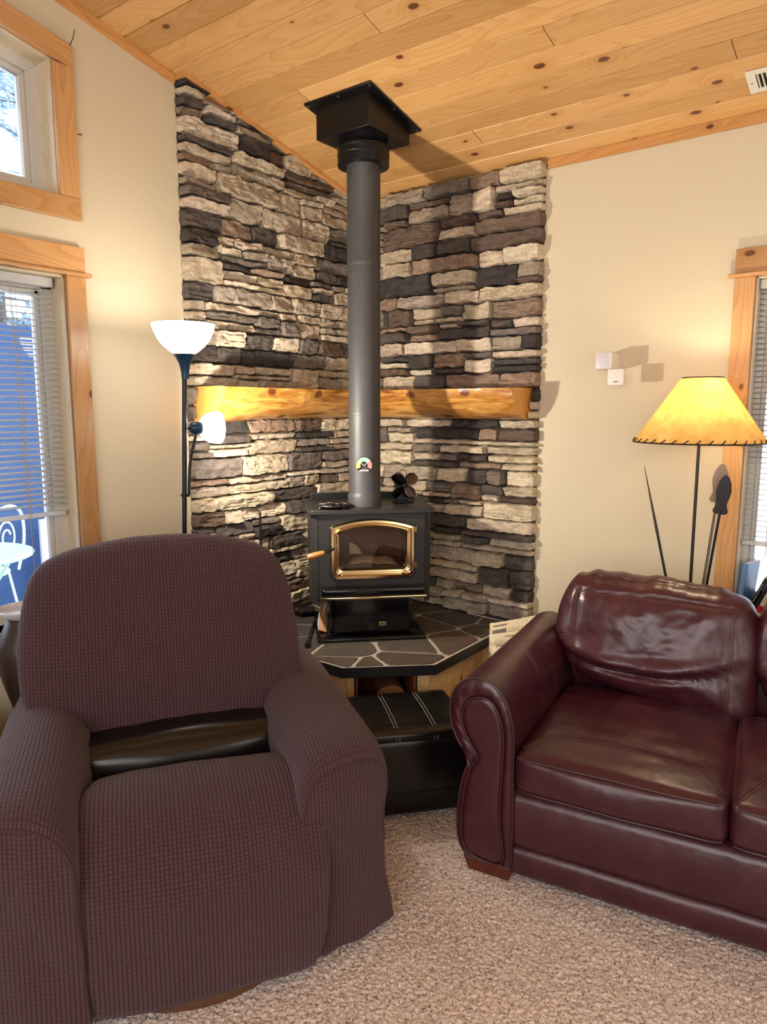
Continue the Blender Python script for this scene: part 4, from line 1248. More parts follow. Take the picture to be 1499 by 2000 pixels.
# ------------------------------------------------------------------ arrow lamp behind the sofa
LX, LY = 1.922, -.27
al = thing('arrow_floor_lamp', 'dark metal floor lamp with a wide parchment shade and arrow rods behind the sofa', 'floor lamp', (LX, LY, 0))
mb = MB(); mb.lathe([(0, 0), (.110, 0), (.112, .010), (.09, .020), (.015, .028), (0, .028)], 36); mb.build('base', M_CASTROD, al, smooth=40)
mb = MB(); mb.tube([(0, 0, .02), (.002, 0, .8), (.0, 0, 1.56)], .0062, 12); mb.build('pole', M_CASTROD, al)
mb = MB(); r0, r1 = .236, .073; za, zb2 = 1.345, 1.586
mb.lathe([(r0, za), (r0 * .7 + r1 * .3, za * .7 + zb2 * .3), (r0 * .35 + r1 * .65, za * .35 + zb2 * .65), (r1, zb2), (r1 - .002, zb2), (r0 * .35 + r1 * .65 - .002, za * .35 + zb2 * .65), (r0 - .002, za)], 64); mb.build('lamp_shade', M_SHADE, al, smooth=60)
mb = MB(); mb.lathe([(r1 - .0025, zb2 - .005), (r1 + .002, zb2 - .006), (r1 + .0015, zb2 + .001), (r1 - .0025, zb2 + .001)], 48); mb.build('top_binding', M_CASTROD, al)
mb = MB()      # leather whip stitch round the rim
mb.tube([(r0 * math.cos(a), r0 * math.sin(a), za - .001) for a in [2 * PI * k / 64 for k in range(64)]], .0030, 6, closed=True)
for k in range(36):
    a = 2 * PI * k / 36; a2 = a + .085
    mb.tube([((r0 + .001) * math.cos(a), (r0 + .001) * math.sin(a), za - .003), ((r0 + .002) * math.cos((a + a2) / 2), (r0 + .002) * math.sin((a + a2) / 2), za + .004), ((r0 - .005) * math.cos(a2), (r0 - .005) * math.sin(a2), za + .013)], .0022, 5)
mb.build('rim_lacing', M_CASTROD, al)
for k in range(3):
    a = 2 * PI * k / 3 + .4; mb = MB(); mb.tube([(0, 0, 1.555), (r1 * math.cos(a), r1 * math.sin(a), zb2 - .003)], .002, 6); mb.build('shade_spider', M_CASTROD, al)
mb = MB(); mb.lathe([(0, 1.40), (.014, 1.40), (.016, 1.45), (.012, 1.455), (.0, 1.455)], 16); mb.lathe([(.010, 1.455), (.024, 1.478), (.029, 1.498), (.024, 1.52), (0, 1.53)], 20)
mb.build('bulb', emit('lit_bulb', (1, .78, .45, 1), 5, lin(250, 240, 220)), al, smooth=70)
def rod_world(px): return px
# straight spear rod (left), and two arrows with flat heads (right)
mb = MB(); p0, p1 = Vector((-.010, -.02, .50)), Vector((-.195, -.015, 1.245))
pm = p0.lerp(p1, .66)
mb.tube([Vector((.0, -.008, .25)), p0, pm], .0052, 10); mb.build('spear_rod', M_BLACK, al)
mb = MB(); mb.tube([pm - (p1 - p0) * .01, pm, p1], [.0066, .0058, .001], 10); mb.build('spear_tip', M_CASTROD, al)
def arrow(p0, p1, hw, hl, m, yaw):
    p0, p1 = Vector(p0), Vector(p1); d = (p1 - p0).normalized(); hb_ = p1 - d * hl
    mb = MB(); mb.tube([p0, hb_ + d * .02], .0052, 10); rod = mb.build('arrow_rod', m, al)
    side = Vector((math.cos(yaw), math.sin(yaw), 0)); side = (side - d * side.dot(d)).normalized(); nr = d.cross(side)
    outl = [(-.25, 0), (-.55, .0), (-.82, .02), (-.95, .08), (-.80, .16), (-.66, .24), (-.72, .34), (-.88, .48), (-.94, .60), (-.76, .80), (-.36, .95), (0, 1.0)]
    outl = outl + [(-a, b) for a, b in outl[::-1][1:]]
    V = []
    for s in (-1, 1):
        for a, b in outl: V.append(hb_ + d * (hl * b) + side * (hw * a) + nr * (.0025 * s))
    n = len(outl)
    mb = MB(); mb.add(V, [list(range(n))[::-1], list(range(n, 2 * n))] + [(i, (i+1) % n, n + (i+1) % n, n + i) for i in range(n)])
    mb.build('arrow_head', m, al, flat=True)
M_TAUPE = plain('taupe_bronze', lin(120, 104, 88), .45, .3)
arrow((.002, .014, .30), (.078, .06, 1.262), .030, .152, M_TAUPE, .25)
arrow((.012, -.016, .30), (.110, -.02, 1.226), .028, .150, M_BLACK, .25)
point_light('arrow_lamp_bulb', (LX + .014, LY - .022, 1.532), TABLE_W, (1.0, 0.84, 0.57), .024)

# ------------------------------------------------------------------ wall sensors, vent, nail
sb = thing('wall_sensor', 'deep white box on the right wall, upper of the stacked pair', 'sensor')
mb = MB(); mb.rbox((1.449, -.130, 1.637), (1.521, -.001, 1.707), .006); mb.build('housing', M_WHITE, sb)
mb = MB(); mb.rbox((1.455, -.1315, 1.643), (1.512, -.128, 1.701), .001); mb.build('lens_panel', plain('lavender_white_plastic', lin(206, 204, 212), .35), sb)
s2 = thing('wall_thermostat', 'flat white square box with a small dark slot, hanging under the deep box', 'thermostat')
mb = MB(); mb.rbox((1.506, -.134, 1.567), (1.577, -.112, 1.636), .004); mb.build('housing', M_WHITE, s2)
mb = MB(); mb.box((1.533, -.1348, 1.5805), (1.553, -.1335, 1.5835)); mb.build('slot', M_BLACK, s2)

vt = thing('ceiling_vent', 'white louvred vent in the pine ceiling at the right edge', 'vent', (2.145, -.200, ceil_z(-.200) - .001))
vt.rotation_euler = (math.atan(-CS), 0, 0)
mb = MB()
for a, b in (((-.152, -.066, -.006), (-.122, .062, 0)), ((.122, -.066, -.006), (.152, .062, 0)), ((-.122, -.066, -.006), (.122, -.044, 0)), ((-.122, .040, -.006), (.122, .062, 0))): mb.box(a, b)
mb.build('frame', M_VENT, vt, bevel=.0015)
mb = MB()
for k in range(17):
    x = -.117 + k * .0143; M = Matrix.Translation((x, 0, -.002)) @ Matrix.Rotation(R_(35), 4, 'Y'); mb.box((-.005, -.044, -.0007), (.005, .040, .0007), 0, M)
mb.build('louvre_grille', M_VENT, vt)
mb = MB(); mb.box((-.122, -.044, -.0012), (.122, .040, -.0004)); mb.build('duct_shade_sheet', M_DARKHOLE, vt)  # dark sheet painted as the shade inside the duct
for x in (-.138, .138): mb = MB(); mb.lathe([(0, -.0085), (.004, -.0075), (.005, -.006)], 10, 0, Matrix.Translation((x, 0, 0))); mb.build('screw', M_CORD, vt)
mb = MB(); mb.tube([(0.0, -1.604, 2.478), (.012, -1.600, 2.478), (.013, -1.597, 2.472)], .0018, 6); tag(mb.build('nail', M_BLACK), 'tiny dark nail in the wall beside the upper left window', 'nail')
mb = MB(); mb.tube([(0.026, -1.632, 2.767), (.022, -1.615, 2.80), (.020, -1.607, 2.83)], .0015, 6); tag(mb.build('wire', M_BLACK), 'short dark wire above the upper left window casing', 'wire')

# ------------------------------------------------------------------ books on the right window stool
def cloth(name, c, r=.5): return plain(name, c, r)
M_PAGES = plain('book_pages', lin(226, 220, 210), .8)
def book(label, x, lean, w, h, dp, mc, spine=None, y=-.045, band=None, yaw=0.0):
    t = thing('book', label, 'book', (x, y, RZ0), 0, 'books on the right window stool')
    t.rotation_euler = (0, lean, yaw)
    mb = MB(); ct = .0025
    mb.box((0, 0, 0), (ct, dp, h)); mb.box((w - ct, 0, 0), (w, dp, h)); mb.box((0, 0, 0), (w, ct, h)); mb.build('cover', mc, t, bevel=.0008)
    mb = MB(); mb.box((ct, ct, .004), (w - ct, dp - .004, h - .004)); mb.build('pages', M_PAGES, t)
    if spine:
        mb = MB(); z = h * .30
        while z < h * .82:
            mb.box((w * .30, -.0006, z), (w * .70, .0002, z + h * .022)); z += h * .034
        mb.build('spine_lettering', spine, t)
    if band:
        mb = MB(); mb.box((-.0004, -.0006, 0), (w + .0004, dp * .5, h * .18)); mb.build('spine_band', band, t)
    return t
M_BLUEB = plain('blue_book_cover', lin(88, 130, 184), .3); M_NAVY = plain('dark_book_cover', lin(34, 34, 44), .4); M_CREAMB = plain('cream_book_cover', lin(226, 218, 204), .5)
M_REDB = plain('red_book_band', lin(206, 44, 66), .4); M_TAN = plain('tan_book_cover', lin(176, 146, 120), .5); M_INK = plain('grey_ink', lin(120, 120, 124), .6)
book('tall blue covered book with a dark spine, leftmost on the window stool', 2.050, R_(5), .022, .190, .13, M_BLUEB, M_INK, -.050, yaw=R_(-10))
book('slim black book leaning beside the blue book', 2.092, R_(22), .013, .150, .11, M_NAVY, M_INK, -.052)
book('second slim black book, leaning on the red and cream books', 2.109, R_(23), .012, .160, .11, M_NAVY, None, -.050)
book('cream paperback with a red foot band next to the black books', 2.124, R_(24), .018, .165, .11, M_CREAMB, M_INK, -.052, M_REDB)
book('second cream paperback with a red foot band, further right', 2.146, R_(24), .019, .163, .11, M_CREAMB, M_INK, -.052, M_REDB)
book('tan book leaning at the right picture edge', 2.170, R_(24), .020, .150, .11, M_TAN, M_INK, -.052)

# ------------------------------------------------------------------ newspapers between hearth and sofa
def news_mat():
    t = NT('newsprint'); uv = t.uv(); sp = t.n('ShaderNodeSeparateXYZ', {0: uv}); u, v = sp.outputs[0], sp.outputs[1]
    ln = t.math('GREATER_THAN', t.math('SINE', t.math('MULTIPLY', v, 2 * PI / .0042)), .1)
    wd = t.math('GREATER_THAN', t.noise(uv, 260, 1).outputs[0], .45)
    colm = t.math('LESS_THAN', t.math('FRACT', t.math('MULTIPLY', u, 1 / .036)), .86)
    txt = t.math('MULTIPLY', t.math('MULTIPLY', ln, wd), colm)
    vo = t.n('ShaderNodeTexVoronoi', {'Vector': t.n('ShaderNodeMapping', {'Vector': uv, 'Scale': (9, 14, 1)}).outputs[0], 'Scale': 1.0}, voronoi_dimensions='2D', distance='CHEBYCHEV')
    vr = t.n('ShaderNodeSeparateColor', {0: vo.outputs['Color']})
    pic = t.math('MULTIPLY', t.math('LESS_THAN', vo.outputs['Distance'], .34), t.math('LESS_THAN', vr.outputs[0], .34))
    pc = t.ramp(vr.outputs[1], [(0, lin(110, 106, 100)), (.35, lin(150, 116, 92)), (.7, lin(226, 196, 96)), (1, lin(120, 130, 128))], 'CONSTANT')
    c = t.mix(t.math('MULTIPLY', txt, .55), lin(234, 222, 192), lin(96, 92, 88)); c = t.mix(pic, c, pc)
    t.bsdf(c, .8); return t.mat
M_NEWS = news_mat()
# a low dark basket holds them
bk = thing('magazine_basket', 'dark red-brown basket standing between the hearth and the sofa', 'basket', (1.232, -.322, 0))
bk.rotation_euler = (0, 0, R_(-56)); M_BASK = plain('dark_red_wood', lin(84, 36, 26), .4, 0, .2, 60, .25)
for nm, a, b in (('side_panel', (-.060, -.13, .0), (-.050, .13, .27)), ('side_panel', (.050, -.13, .0), (.060, .13, .27)), ('end_panel', (-.060, -.13, 0), (.060, -.120, .27)), ('end_panel', (-.060, .120, 0), (.060, .13, .27)), ('bottom', (-.052, -.124, .004), (.052, .124, .016))):
    mb = MB(); mb.box(a, b); mb.build(nm, M_BASK, bk, bevel=.002)
def newspaper(label, p, ex, ez, w, h, seed):
    """folded newspaper: a slightly wavy folded stack of sheets"""
    p, ex, ez = Vector(p), Vector(ex).normalized(), Vector(ez).normalized(); en = ex.cross(ez)
    mb = MB(); n = 14
    for k in range(4):
        P = []; UV = []
        for i in range(n + 1):
            row = []; uv = []
            for j in range(n + 1):
                u, v = i / n, j / n
                off = .003 * k + .010 * vn((u * 2 + seed, v * 2, k), 1.3) * v + .006 * vn((u * 5 + seed, v * 4, k + 5), 1) 
                row.append(p + ex * (w * (u - .5) + .004 * k) + ez * (h * v - .006 * k) + en * off); uv.append((u * w + seed * 1.7 + k, v * h + seed))
            P.append(row); UV.append(uv)
        mb.grid(P, 0, UV)
    o = mb.build('newspaper', M_NEWS, smooth=80); md = o.modifiers.new('thick', 'SOLIDIFY'); md.thickness = .0008
    return tag(o, label, 'newspaper', 'newspapers in the basket by the sofa')
newspaper('folded newspaper with a wide colour strip, rearmost beside the hearth', (1.228, -.296, .035), (.83, .55, .20), (-.01, .05, .97), .320, .492, 3)
newspaper('newspaper with yellow and grey pictures, in the middle of the basket', (1.236, -.318, .025), (.83, .55, .16), (-.005, .015, .97), .300, .452, 11)
newspaper('crumpled newspaper nearest the sofa arm', (1.245, -.336, .022), (.83, .55, .10), (.0, -.02, .97), .270, .405, 19)

# ------------------------------------------------------------------ black ottoman by the hearth
ot = thing('storage_ottoman', 'black leather cube ottoman with pale double stitching in front of the hearth', 'ottoman', rn(.040, 1.545, 0), R_(45 + 4))
ow, od, oh = .205, .178, .335
def puffbox(lo, hi, r, n=10, puff=0.01, nz=.002, seed=0):
    """rounded box with softly crowned faces, as a grid of points"""
    bm = bmesh.new(); bmesh.ops.create_cube(bm, size=2); bmesh.ops.subdivide_edges(bm, edges=list(bm.edges), cuts=n, use_grid_fill=True)
    c = Vector([(a + b) / 2 for a, b in zip(lo, hi)]); h = Vector([(b - a) / 2 for a, b in zip(lo, hi)])
    for v in bm.verts:
        t = v.co.copy()
        t = Vector([math.sin(x * PI / 2 * .92) / math.sin(PI / 2 * .92) for x in t])
        p = Vector([t[i] * h[i] for i in range(3)]); inner = Vector([max(-(h[i] - r), min(h[i] - r, p[i])) for i in range(3)])
        d = p - inner
        if d.length > 1e-9: p = inner + d.normalized() * r
        k = [1 - abs(t[i]) ** 2 for i in range(3)]
        for i in range(3):
            if abs(t[i]) > .985: p[i] += math.copysign(puff * k[(i+1) % 3] * k[(i+2) % 3], t[i])
        p += Vector((vn(p + Vector((seed, 0, 0)), 18), vn(p + Vector((0, seed, 5)), 18), vn(p + Vector((0, 3, seed)), 18))) * nz
        v.co = c + p
    bm.verts.index_update()
    V = [v.co.copy() for v in bm.verts]; F = [[v.index for v in f.verts] for f in bm.faces]; bm.free()
    return V, F
V, F = puffbox((-ow, -od, .012), (ow, od, .302), .018, 10, .002, .001); mb = MB(); mb.add(V, F); mb.build('body', M_BLKLEATHER, ot, smooth=60)
V, F = puffbox((-ow - .002, -od - .002, .292), (ow + .002, od + .002, oh), .019, 12, .004, .0006, 4); mb = MB(); mb.add(V, F); lid = mb.build('lid', M_BLKLEATHER, ot, smooth=60)
mb = MB()
for sx in (-.070, .070):
    for dx in (-.006, .006):
        x = sx + dx
        pts = [(x, -od - .004, .296), (x, -od - .005, oh - .022), (x, -od + .012, oh - .004)] + [(x, -od + .03 + (2 * od - .06) * k / 8, oh + .0015 + .006 * (1 - (2 * k / 8 - 1) ** 2)) for k in range(9)] + [(x, od - .012, oh - .004), (x, od + .003, .27)]
        mb.tube(pts, .0011, 5)
mb.build('stitching', M_STITCH, lid)
mb = MB(); mb.tube([(x, -od - .003, .100) for x in np.linspace(-ow, ow, 12)], .0015, 5); mb.build('bottom_seam', M_BLACK, ot)
mb = MB()
for sy in (-1,): mb.tube([(x, sy * (od - .055), oh + .0035) for x in np.linspace(-ow + .02, ow - .02, 14)], .0010, 5)
mb.build('cross_seam', M_BLACK, lid)

# ------------------------------------------------------------------ recliner in a waffle knit slipcover
rc = thing('recliner', 'large recliner armchair in a brown-plum waffle knit slipcover', 'armchair', (.853, -1.869, 0), math.atan2(.830, .558))
# local: x to the viewer's right, -y towards the front
def pillow_grid(rim, yc, tf, tb, kf, nr, post, centre, nback=None):
    """closed pillow from a rim curve in (x,z); front bulge tf, back bulge tb"""
    n = len(rim); rows = []; uvs = []
    def layer(rho, side):
        out = []
        for p in rim:
            x = centre[0] + (p[0] - centre[0]) * rho; z = centre[1] + (p[1] - centre[1]) * rho
            h = max(0.0, 1 - rho ** kf) ** (1 / kf)
            y = yc - tf * h if side < 0 else yc + tb * h
            out.append((x, y, z))
        return out
    rhos = [max(.004, math.sin(PI / 2 * k / (nr - 1))) for k in range(0, nr)]
    for k in range(nr): rows.append((rhos[k], -1))
    for k in range(nr - 2, -1, -1): rows.append((rhos[k], 1))
    P = []; U = []
    for rho, s in rows:
        L = layer(rho, s); U.append([(p[0], p[2]) for p in L]); P.append([Vector(post(*p)) for p in L])
    return P, U
def add_pillow(mb, P, U):
    mb.grid(P, 0, [row + [row[0]] for row in U], closed_u=True) if False else None
    n = len(P[0])
    V = [v for row in P for v in row]; F = []; uv = []
    for i in range(len(P) - 1):
        for j in range(n):
            k = (j + 1) % n
            F.append([i*n+j, i*n+k, (i+1)*n+k, (i+1)*n+j]); uv.append([U[i][j], U[i][k], U[i+1][k], U[i+1][j]])
    for i in (0, len(P) - 1):
        F.append([i*n+j for j in range(n)]); uv.append([U[i][j] for j in range(n)])
    mb.add(V, F, 0, uv)

rimpts = [(-.335, .455), (-.420, .50), (-.466, .575), (-.482, .68), (-.476, .80), (-.456, .905), (-.418, .972), (-.340, 1.010), (-.20, 1.036), (-.05, 1.046), (.10, 1.040), (.22, 1.020), (.310, .985), (.360, .920), (.384, .82), (.395, .70), (.392, .58), (.372, .50), (.30, .452), (.15, .425), (0, .415), (-.18, .418)]
rim = [(p.x, p.y) for p in smooth_closed([(a, b, 0) for a, b in rimpts], 120)]
def back_post(x, y, z):
    lean = .36 * (z - .45)
    crown = -.018 * math.sin(PI * min(1, max(0, (z - .45) / .6))) 
    w = fbm((x, y, z), 5, 2) * .006
    if z < .52: w += .004 * math.sin(z * 260 + x * 8) * (.52 - z) / .1
    return (x, y + lean + crown + w, z + .002 * vn((x, z, 1), 14))
P, U = pillow_grid(rim, .105, .085, .075, 3.2, 12, back_post, (-.035, .74))
mb = MB(); add_pillow(mb, P, U); mb.build('back_cushion', M_WAFFLE, rc, smooth=180)

def loft(mb, sections, uvs, cap0=True, cap1=True):
    n = len(sections[0]); V = [v for s in sections for v in s]; F = []; uv = []
    for i in range(len(sections) - 1):
        for j in range(n - 1):
            F.append([i*n+j, i*n+j+1, (i+1)*n+j+1, (i+1)*n+j]); uv.append([uvs[i][j], uvs[i][j+1], uvs[i+1][j+1], uvs[i+1][j]])
    mb.add(V, F, 0, uv)
# arms: a rolled section running back, its front closed by a hanging panel
def arm(sx):
    base = [(.262, .030), (.266, .24), (.270, .42), (.288, .500), (.325, .548), (.385, .572), (.445, .566), (.500, .535), (.530, .480), (.532, .420), (.520, .34), (.520, .20), (.530, .10), (.538, .028)]
    if sx > 0: base[1:6] = [(.262, .28), (.250, .38), (.246, .455), (.268, .525), (.322, .568)]
    pts = [(p.x, p.y) for p in smooth_open([(a, b, 0) for a, b in base], 54)]
    L = [0]
    for a, b in zip(pts, pts[1:]): L.append(L[-1] + math.dist(a, b))
    ys = [.36, .30, .22, .12, .02, -.08, -.18, -.26, -.32, -.355, -.378, -.394, -.404, -.409]
    S = []; UV = []
    for k, y in enumerate(ys):
        fr = max(0, (-.30 - y) / .109); sc = 1 - (1 - math.sqrt(max(0, 1 - fr ** 2.2))) * .22 if fr > 0 else 1
        fr2 = min(1, fr)
        sec = []; uv = []
        for (x, z), l in zip(pts, L):
            cx, cz = .40, .40
            zz = z if z < cz else cz + (z - cz) * (1 - .30 * (1 - math.sqrt(max(0, 1 - fr2 ** 2.4))))
            xx = cx + (x - cx) * (1 - .10 * (1 - math.sqrt(max(0, 1 - fr2 ** 2.4))) * min(1, z / .35))
            rise = .012 * math.sin(PI * min(1, (y + .41) / .77))
            zz += rise * min(1, z / .5)
            yy = y - .022 * (1 - min(1, z / .5)) * fr2 - .085 * min(1, fr2 * 1.2) * max(0, 1 - (x - .262) / .24)
            if sx < 0: yy -= .05 * max(0, min(1, (.30 - y) / .3))
            n_ = fbm((sx * xx, yy, zz), 7, 2) * .006
            xx += n_ * .6; zz += n_ * .4 if z > .1 else 0
            sec.append(Vector((sx * xx, yy, zz))); uv.append((l, y))
        S.append(sec); UV.append(uv)
    mb = MB(); loft(mb, S, UV)
    # front panel: fill the last section with rows towards its centre line
    last = S[-1]; n = len(last); half = n // 2
    rows = []; U2 = []
    for i in range(half):
        a, b = last[i], last[n - 1 - i]; row = []; u = []
        for j in range(13):
            t = j / 12; q = a.lerp(b, t)
            cl_ = 1 - (i / (half - 1)) ** 4
            q.y -= .020 * math.sin(PI * t) * cl_
            q.y += (.010 * vn((q.x * 3, q.z * 1.2, sx), 6) + .004 * math.sin(q.x * 90 + 3 * q.z) * max(0, (q.z - .28) / .2)) * math.sin(PI * t) * cl_
            row.append(q); u.append((q.x, q.z))
        rows.append(row); U2.append(u)
    mb.grid(rows, 0, U2)
    o = mb.build('arm_cover', M_WAFFLE, rc, smooth=55)
    mb = MB(); mb.tube([q + Vector((0, -.001, .001)) for q in last[6:-10]], .0035, 6); mb.build('front_seam', M_PLUMSEAM, o)
    return o
arm(1)
arm(-1)
# right arm front seam ridge, as a thin piping part
# seat and footrest: one sheet over the front
prof = smooth_open([(.02, .26, 0), (-.06, .36, 0), (-.135, .415, 0), (-.20, .450, 0), (-.28, .477, 0), (-.355, .482, 0), (-.425, .462, 0), (-.478, .418, 0), (-.510, .36, 0), (-.530, .30, 0), (-.537, .20, 0), (-.540, .11, 0), (-.538, .04, 0)], 70)
S = []; UV = []; L = [0]
for a, b in zip(prof, prof[1:]): L.append(L[-1] + (b - a).length)
xs_ = [-1 + 2 * k / 40 for k in range(41)]
for s in xs_:
    s2_ = math.copysign(1 - (1 - abs(s)) ** 1.35, s)
    row = []; uv = []
    for p, l in zip(prof, L):
        t = l / L[-1]
        hw = .302 + .022 * math.sin(PI * min(1, max(0, (t - .35) / .65))) - .03 * max(0, .25 - t) / .25
        x = .016 + s2_ * (hw - .010)
        ed = max(0, (abs(s) - .80) / .20)
        y, z = p.x, p.y
        dn = .050 * ed ** 2.2
        # push edge inwards along the sheet normal (rounded border)
        up = max(0, 1 - t * 2.0) if t < .5 else 0
        nz_ = 1 if t < .42 else max(0, 1 - (t - .42) / .18); ny_ = 1 - nz_
        z -= dn * nz_; y += dn * ny_
        z += .020 * (1 - s * s) * nz_ * (1 - .5 * t); y -= .022 * (1 - s * s) * ny_
        if t > .55: z = max(z, .026 + (.10 if s > 0 else .03) * max(0, (abs(s) - .55) / .45) ** 2.2)
        w = fbm((x, y * .8, z), 5, 2) * .008
        z += w * nz_; y -= w * ny_
        z += (.020 * s * max(0, 1 - t * 4))          # the rear hem rises to the right
        row.append(Vector((x, y, z))); uv.append((x, l))
    S.append(row); UV.append(uv)
mb = MB(); mb.grid(S, 0, UV); o = mb.build('seat_cover', M_WAFFLE, rc, smooth=180); md = o.modifiers.new('thick', 'SOLIDIFY'); md.thickness = .010; md.offset = 0
# bare leather at the lumbar gap
V, F = puffbox((-.355, -.06, .30), (.335, .14, .485), .035, 12, .022, .006, 3); mb = MB(); mb.add([Vector((v.x, v.y - .02 + .18 * (v.z - .38) - .012 * math.exp(-((v.x - .06) / .012) ** 2) * -1, v.z + .02 * v.x)) for v in V], F); lb_ = mb.build('lumbar_leather', M_BRNLEATHER, rc, smooth=180); lb_['label'] = 'bare dark brown leather'
mb = MB(); mb.tube([(.045, -.062 + .18 * (z - .38) - .022 * (1 - ((z - .3925) / .0925) ** 2), z + .001) for z in np.linspace(.345, .462, 10)], .003, 6); mb.build('lumbar_seam', M_BLACK, lb_)
mb = MB(); mb.box((-.50, -.30, .07), (.50, .33, .36)); mb.box((-.44, -.40, .09), (.44, -.30, .33)); mb.build('inner_frame', M_BRNLEATHER, rc, bevel=.02)
mb = MB(); mb.lathe([(.30, .0), (.335, .0), (.340, .012), (.335, .026), (.30, .030), (.29, .015), (.30, 0)], 56, 0, Matrix.Translation((0, -.215, 0))); sw = mb.build('swivel_base_ring', plain('brown_wood_ring', lin(92, 58, 38), .4), rc, smooth=50)
mb = MB(); mb.lathe([(0, .02), (.07, .02), (.07, .10), (0, .10)], 24, 0, Matrix.Translation((0, -.215, 0)))
for k in range(4):
    a = k * PI / 2 + .3; mb.tube([(0, -.215, .018), (.31 * math.cos(a), -.215 + .31 * math.sin(a), .016)], .012, 8)
mb.build('swivel_post', M_BLACK, rc)
mb = MB(); p = Vector((-.497, -.437, .195)); mb.tube([p + Vector((.004, 0, .014)), p + Vector((.008, -.003, .012)), p + Vector((.002, -.004, 0)), p + Vector((-.003, -.003, -.012)), p + Vector((.006, 0, -.015))], .0016, 6); cl = mb.build('loose_thread', M_WHITE, rc); cl['label'] = 'short pale loose thread'

# ------------------------------------------------------------------ burgundy leather sofa
SR0, SF0 = 2.36, 1.10
sa = R_(9); sr = Vector((math.cos(sa), math.sin(sa), 0)); sf = Vector((math.sin(sa), -math.cos(sa), 0))
so = sr * SR0 + sf * SF0
sofa = thing('leather_sofa', 'burgundy leather sofa with rolled arms in front of the right window', 'sofa', (so.x, so.y, 0), sa)
def sl(r, f): return (r - SR0, -(f - SF0))
FY = -(1.55 - SF0)                              # front plane
# front rail with a crease
mb = MB(); P = []
prof = [(.04, .020), (.012, .022), (.002, .035), (-.003, .06), (-.002, .095), (.006, .113), (.012, .117), (.004, .121), (-.002, .140), (-.004, .20), (.0, .27), (.012, .295), (.04, .305), (.30, .305)]
xa, xb = 1.462 - SR0, 3.27 - SR0
for i in range(61):
    x = xa + (xb - xa) * i / 60
    seam = math.exp(-((x - (2.062 - SR0)) / .006) ** 2) * .004 + math.exp(-((x - (2.665 - SR0)) / .006) ** 2) * .004
    P.append([(x, FY + .010 + a + seam + .002 * vn((x, z, 0), 9), z) for a, z in prof])
mb.grid(P); mb.build('front_rail', M_BURG, sofa, smooth=50)
mb = MB(); mb.box((1.45 - SR0, FY + .03, .04), (3.28 - SR0, -(.74 - SF0), .30)); mb.box((1.46 - SR0, -(.80 - SF0), .04), (3.27 - SR0, -(.715 - SF0), .70)); mb.build('frame', M_BURG, sofa, bevel=.02)
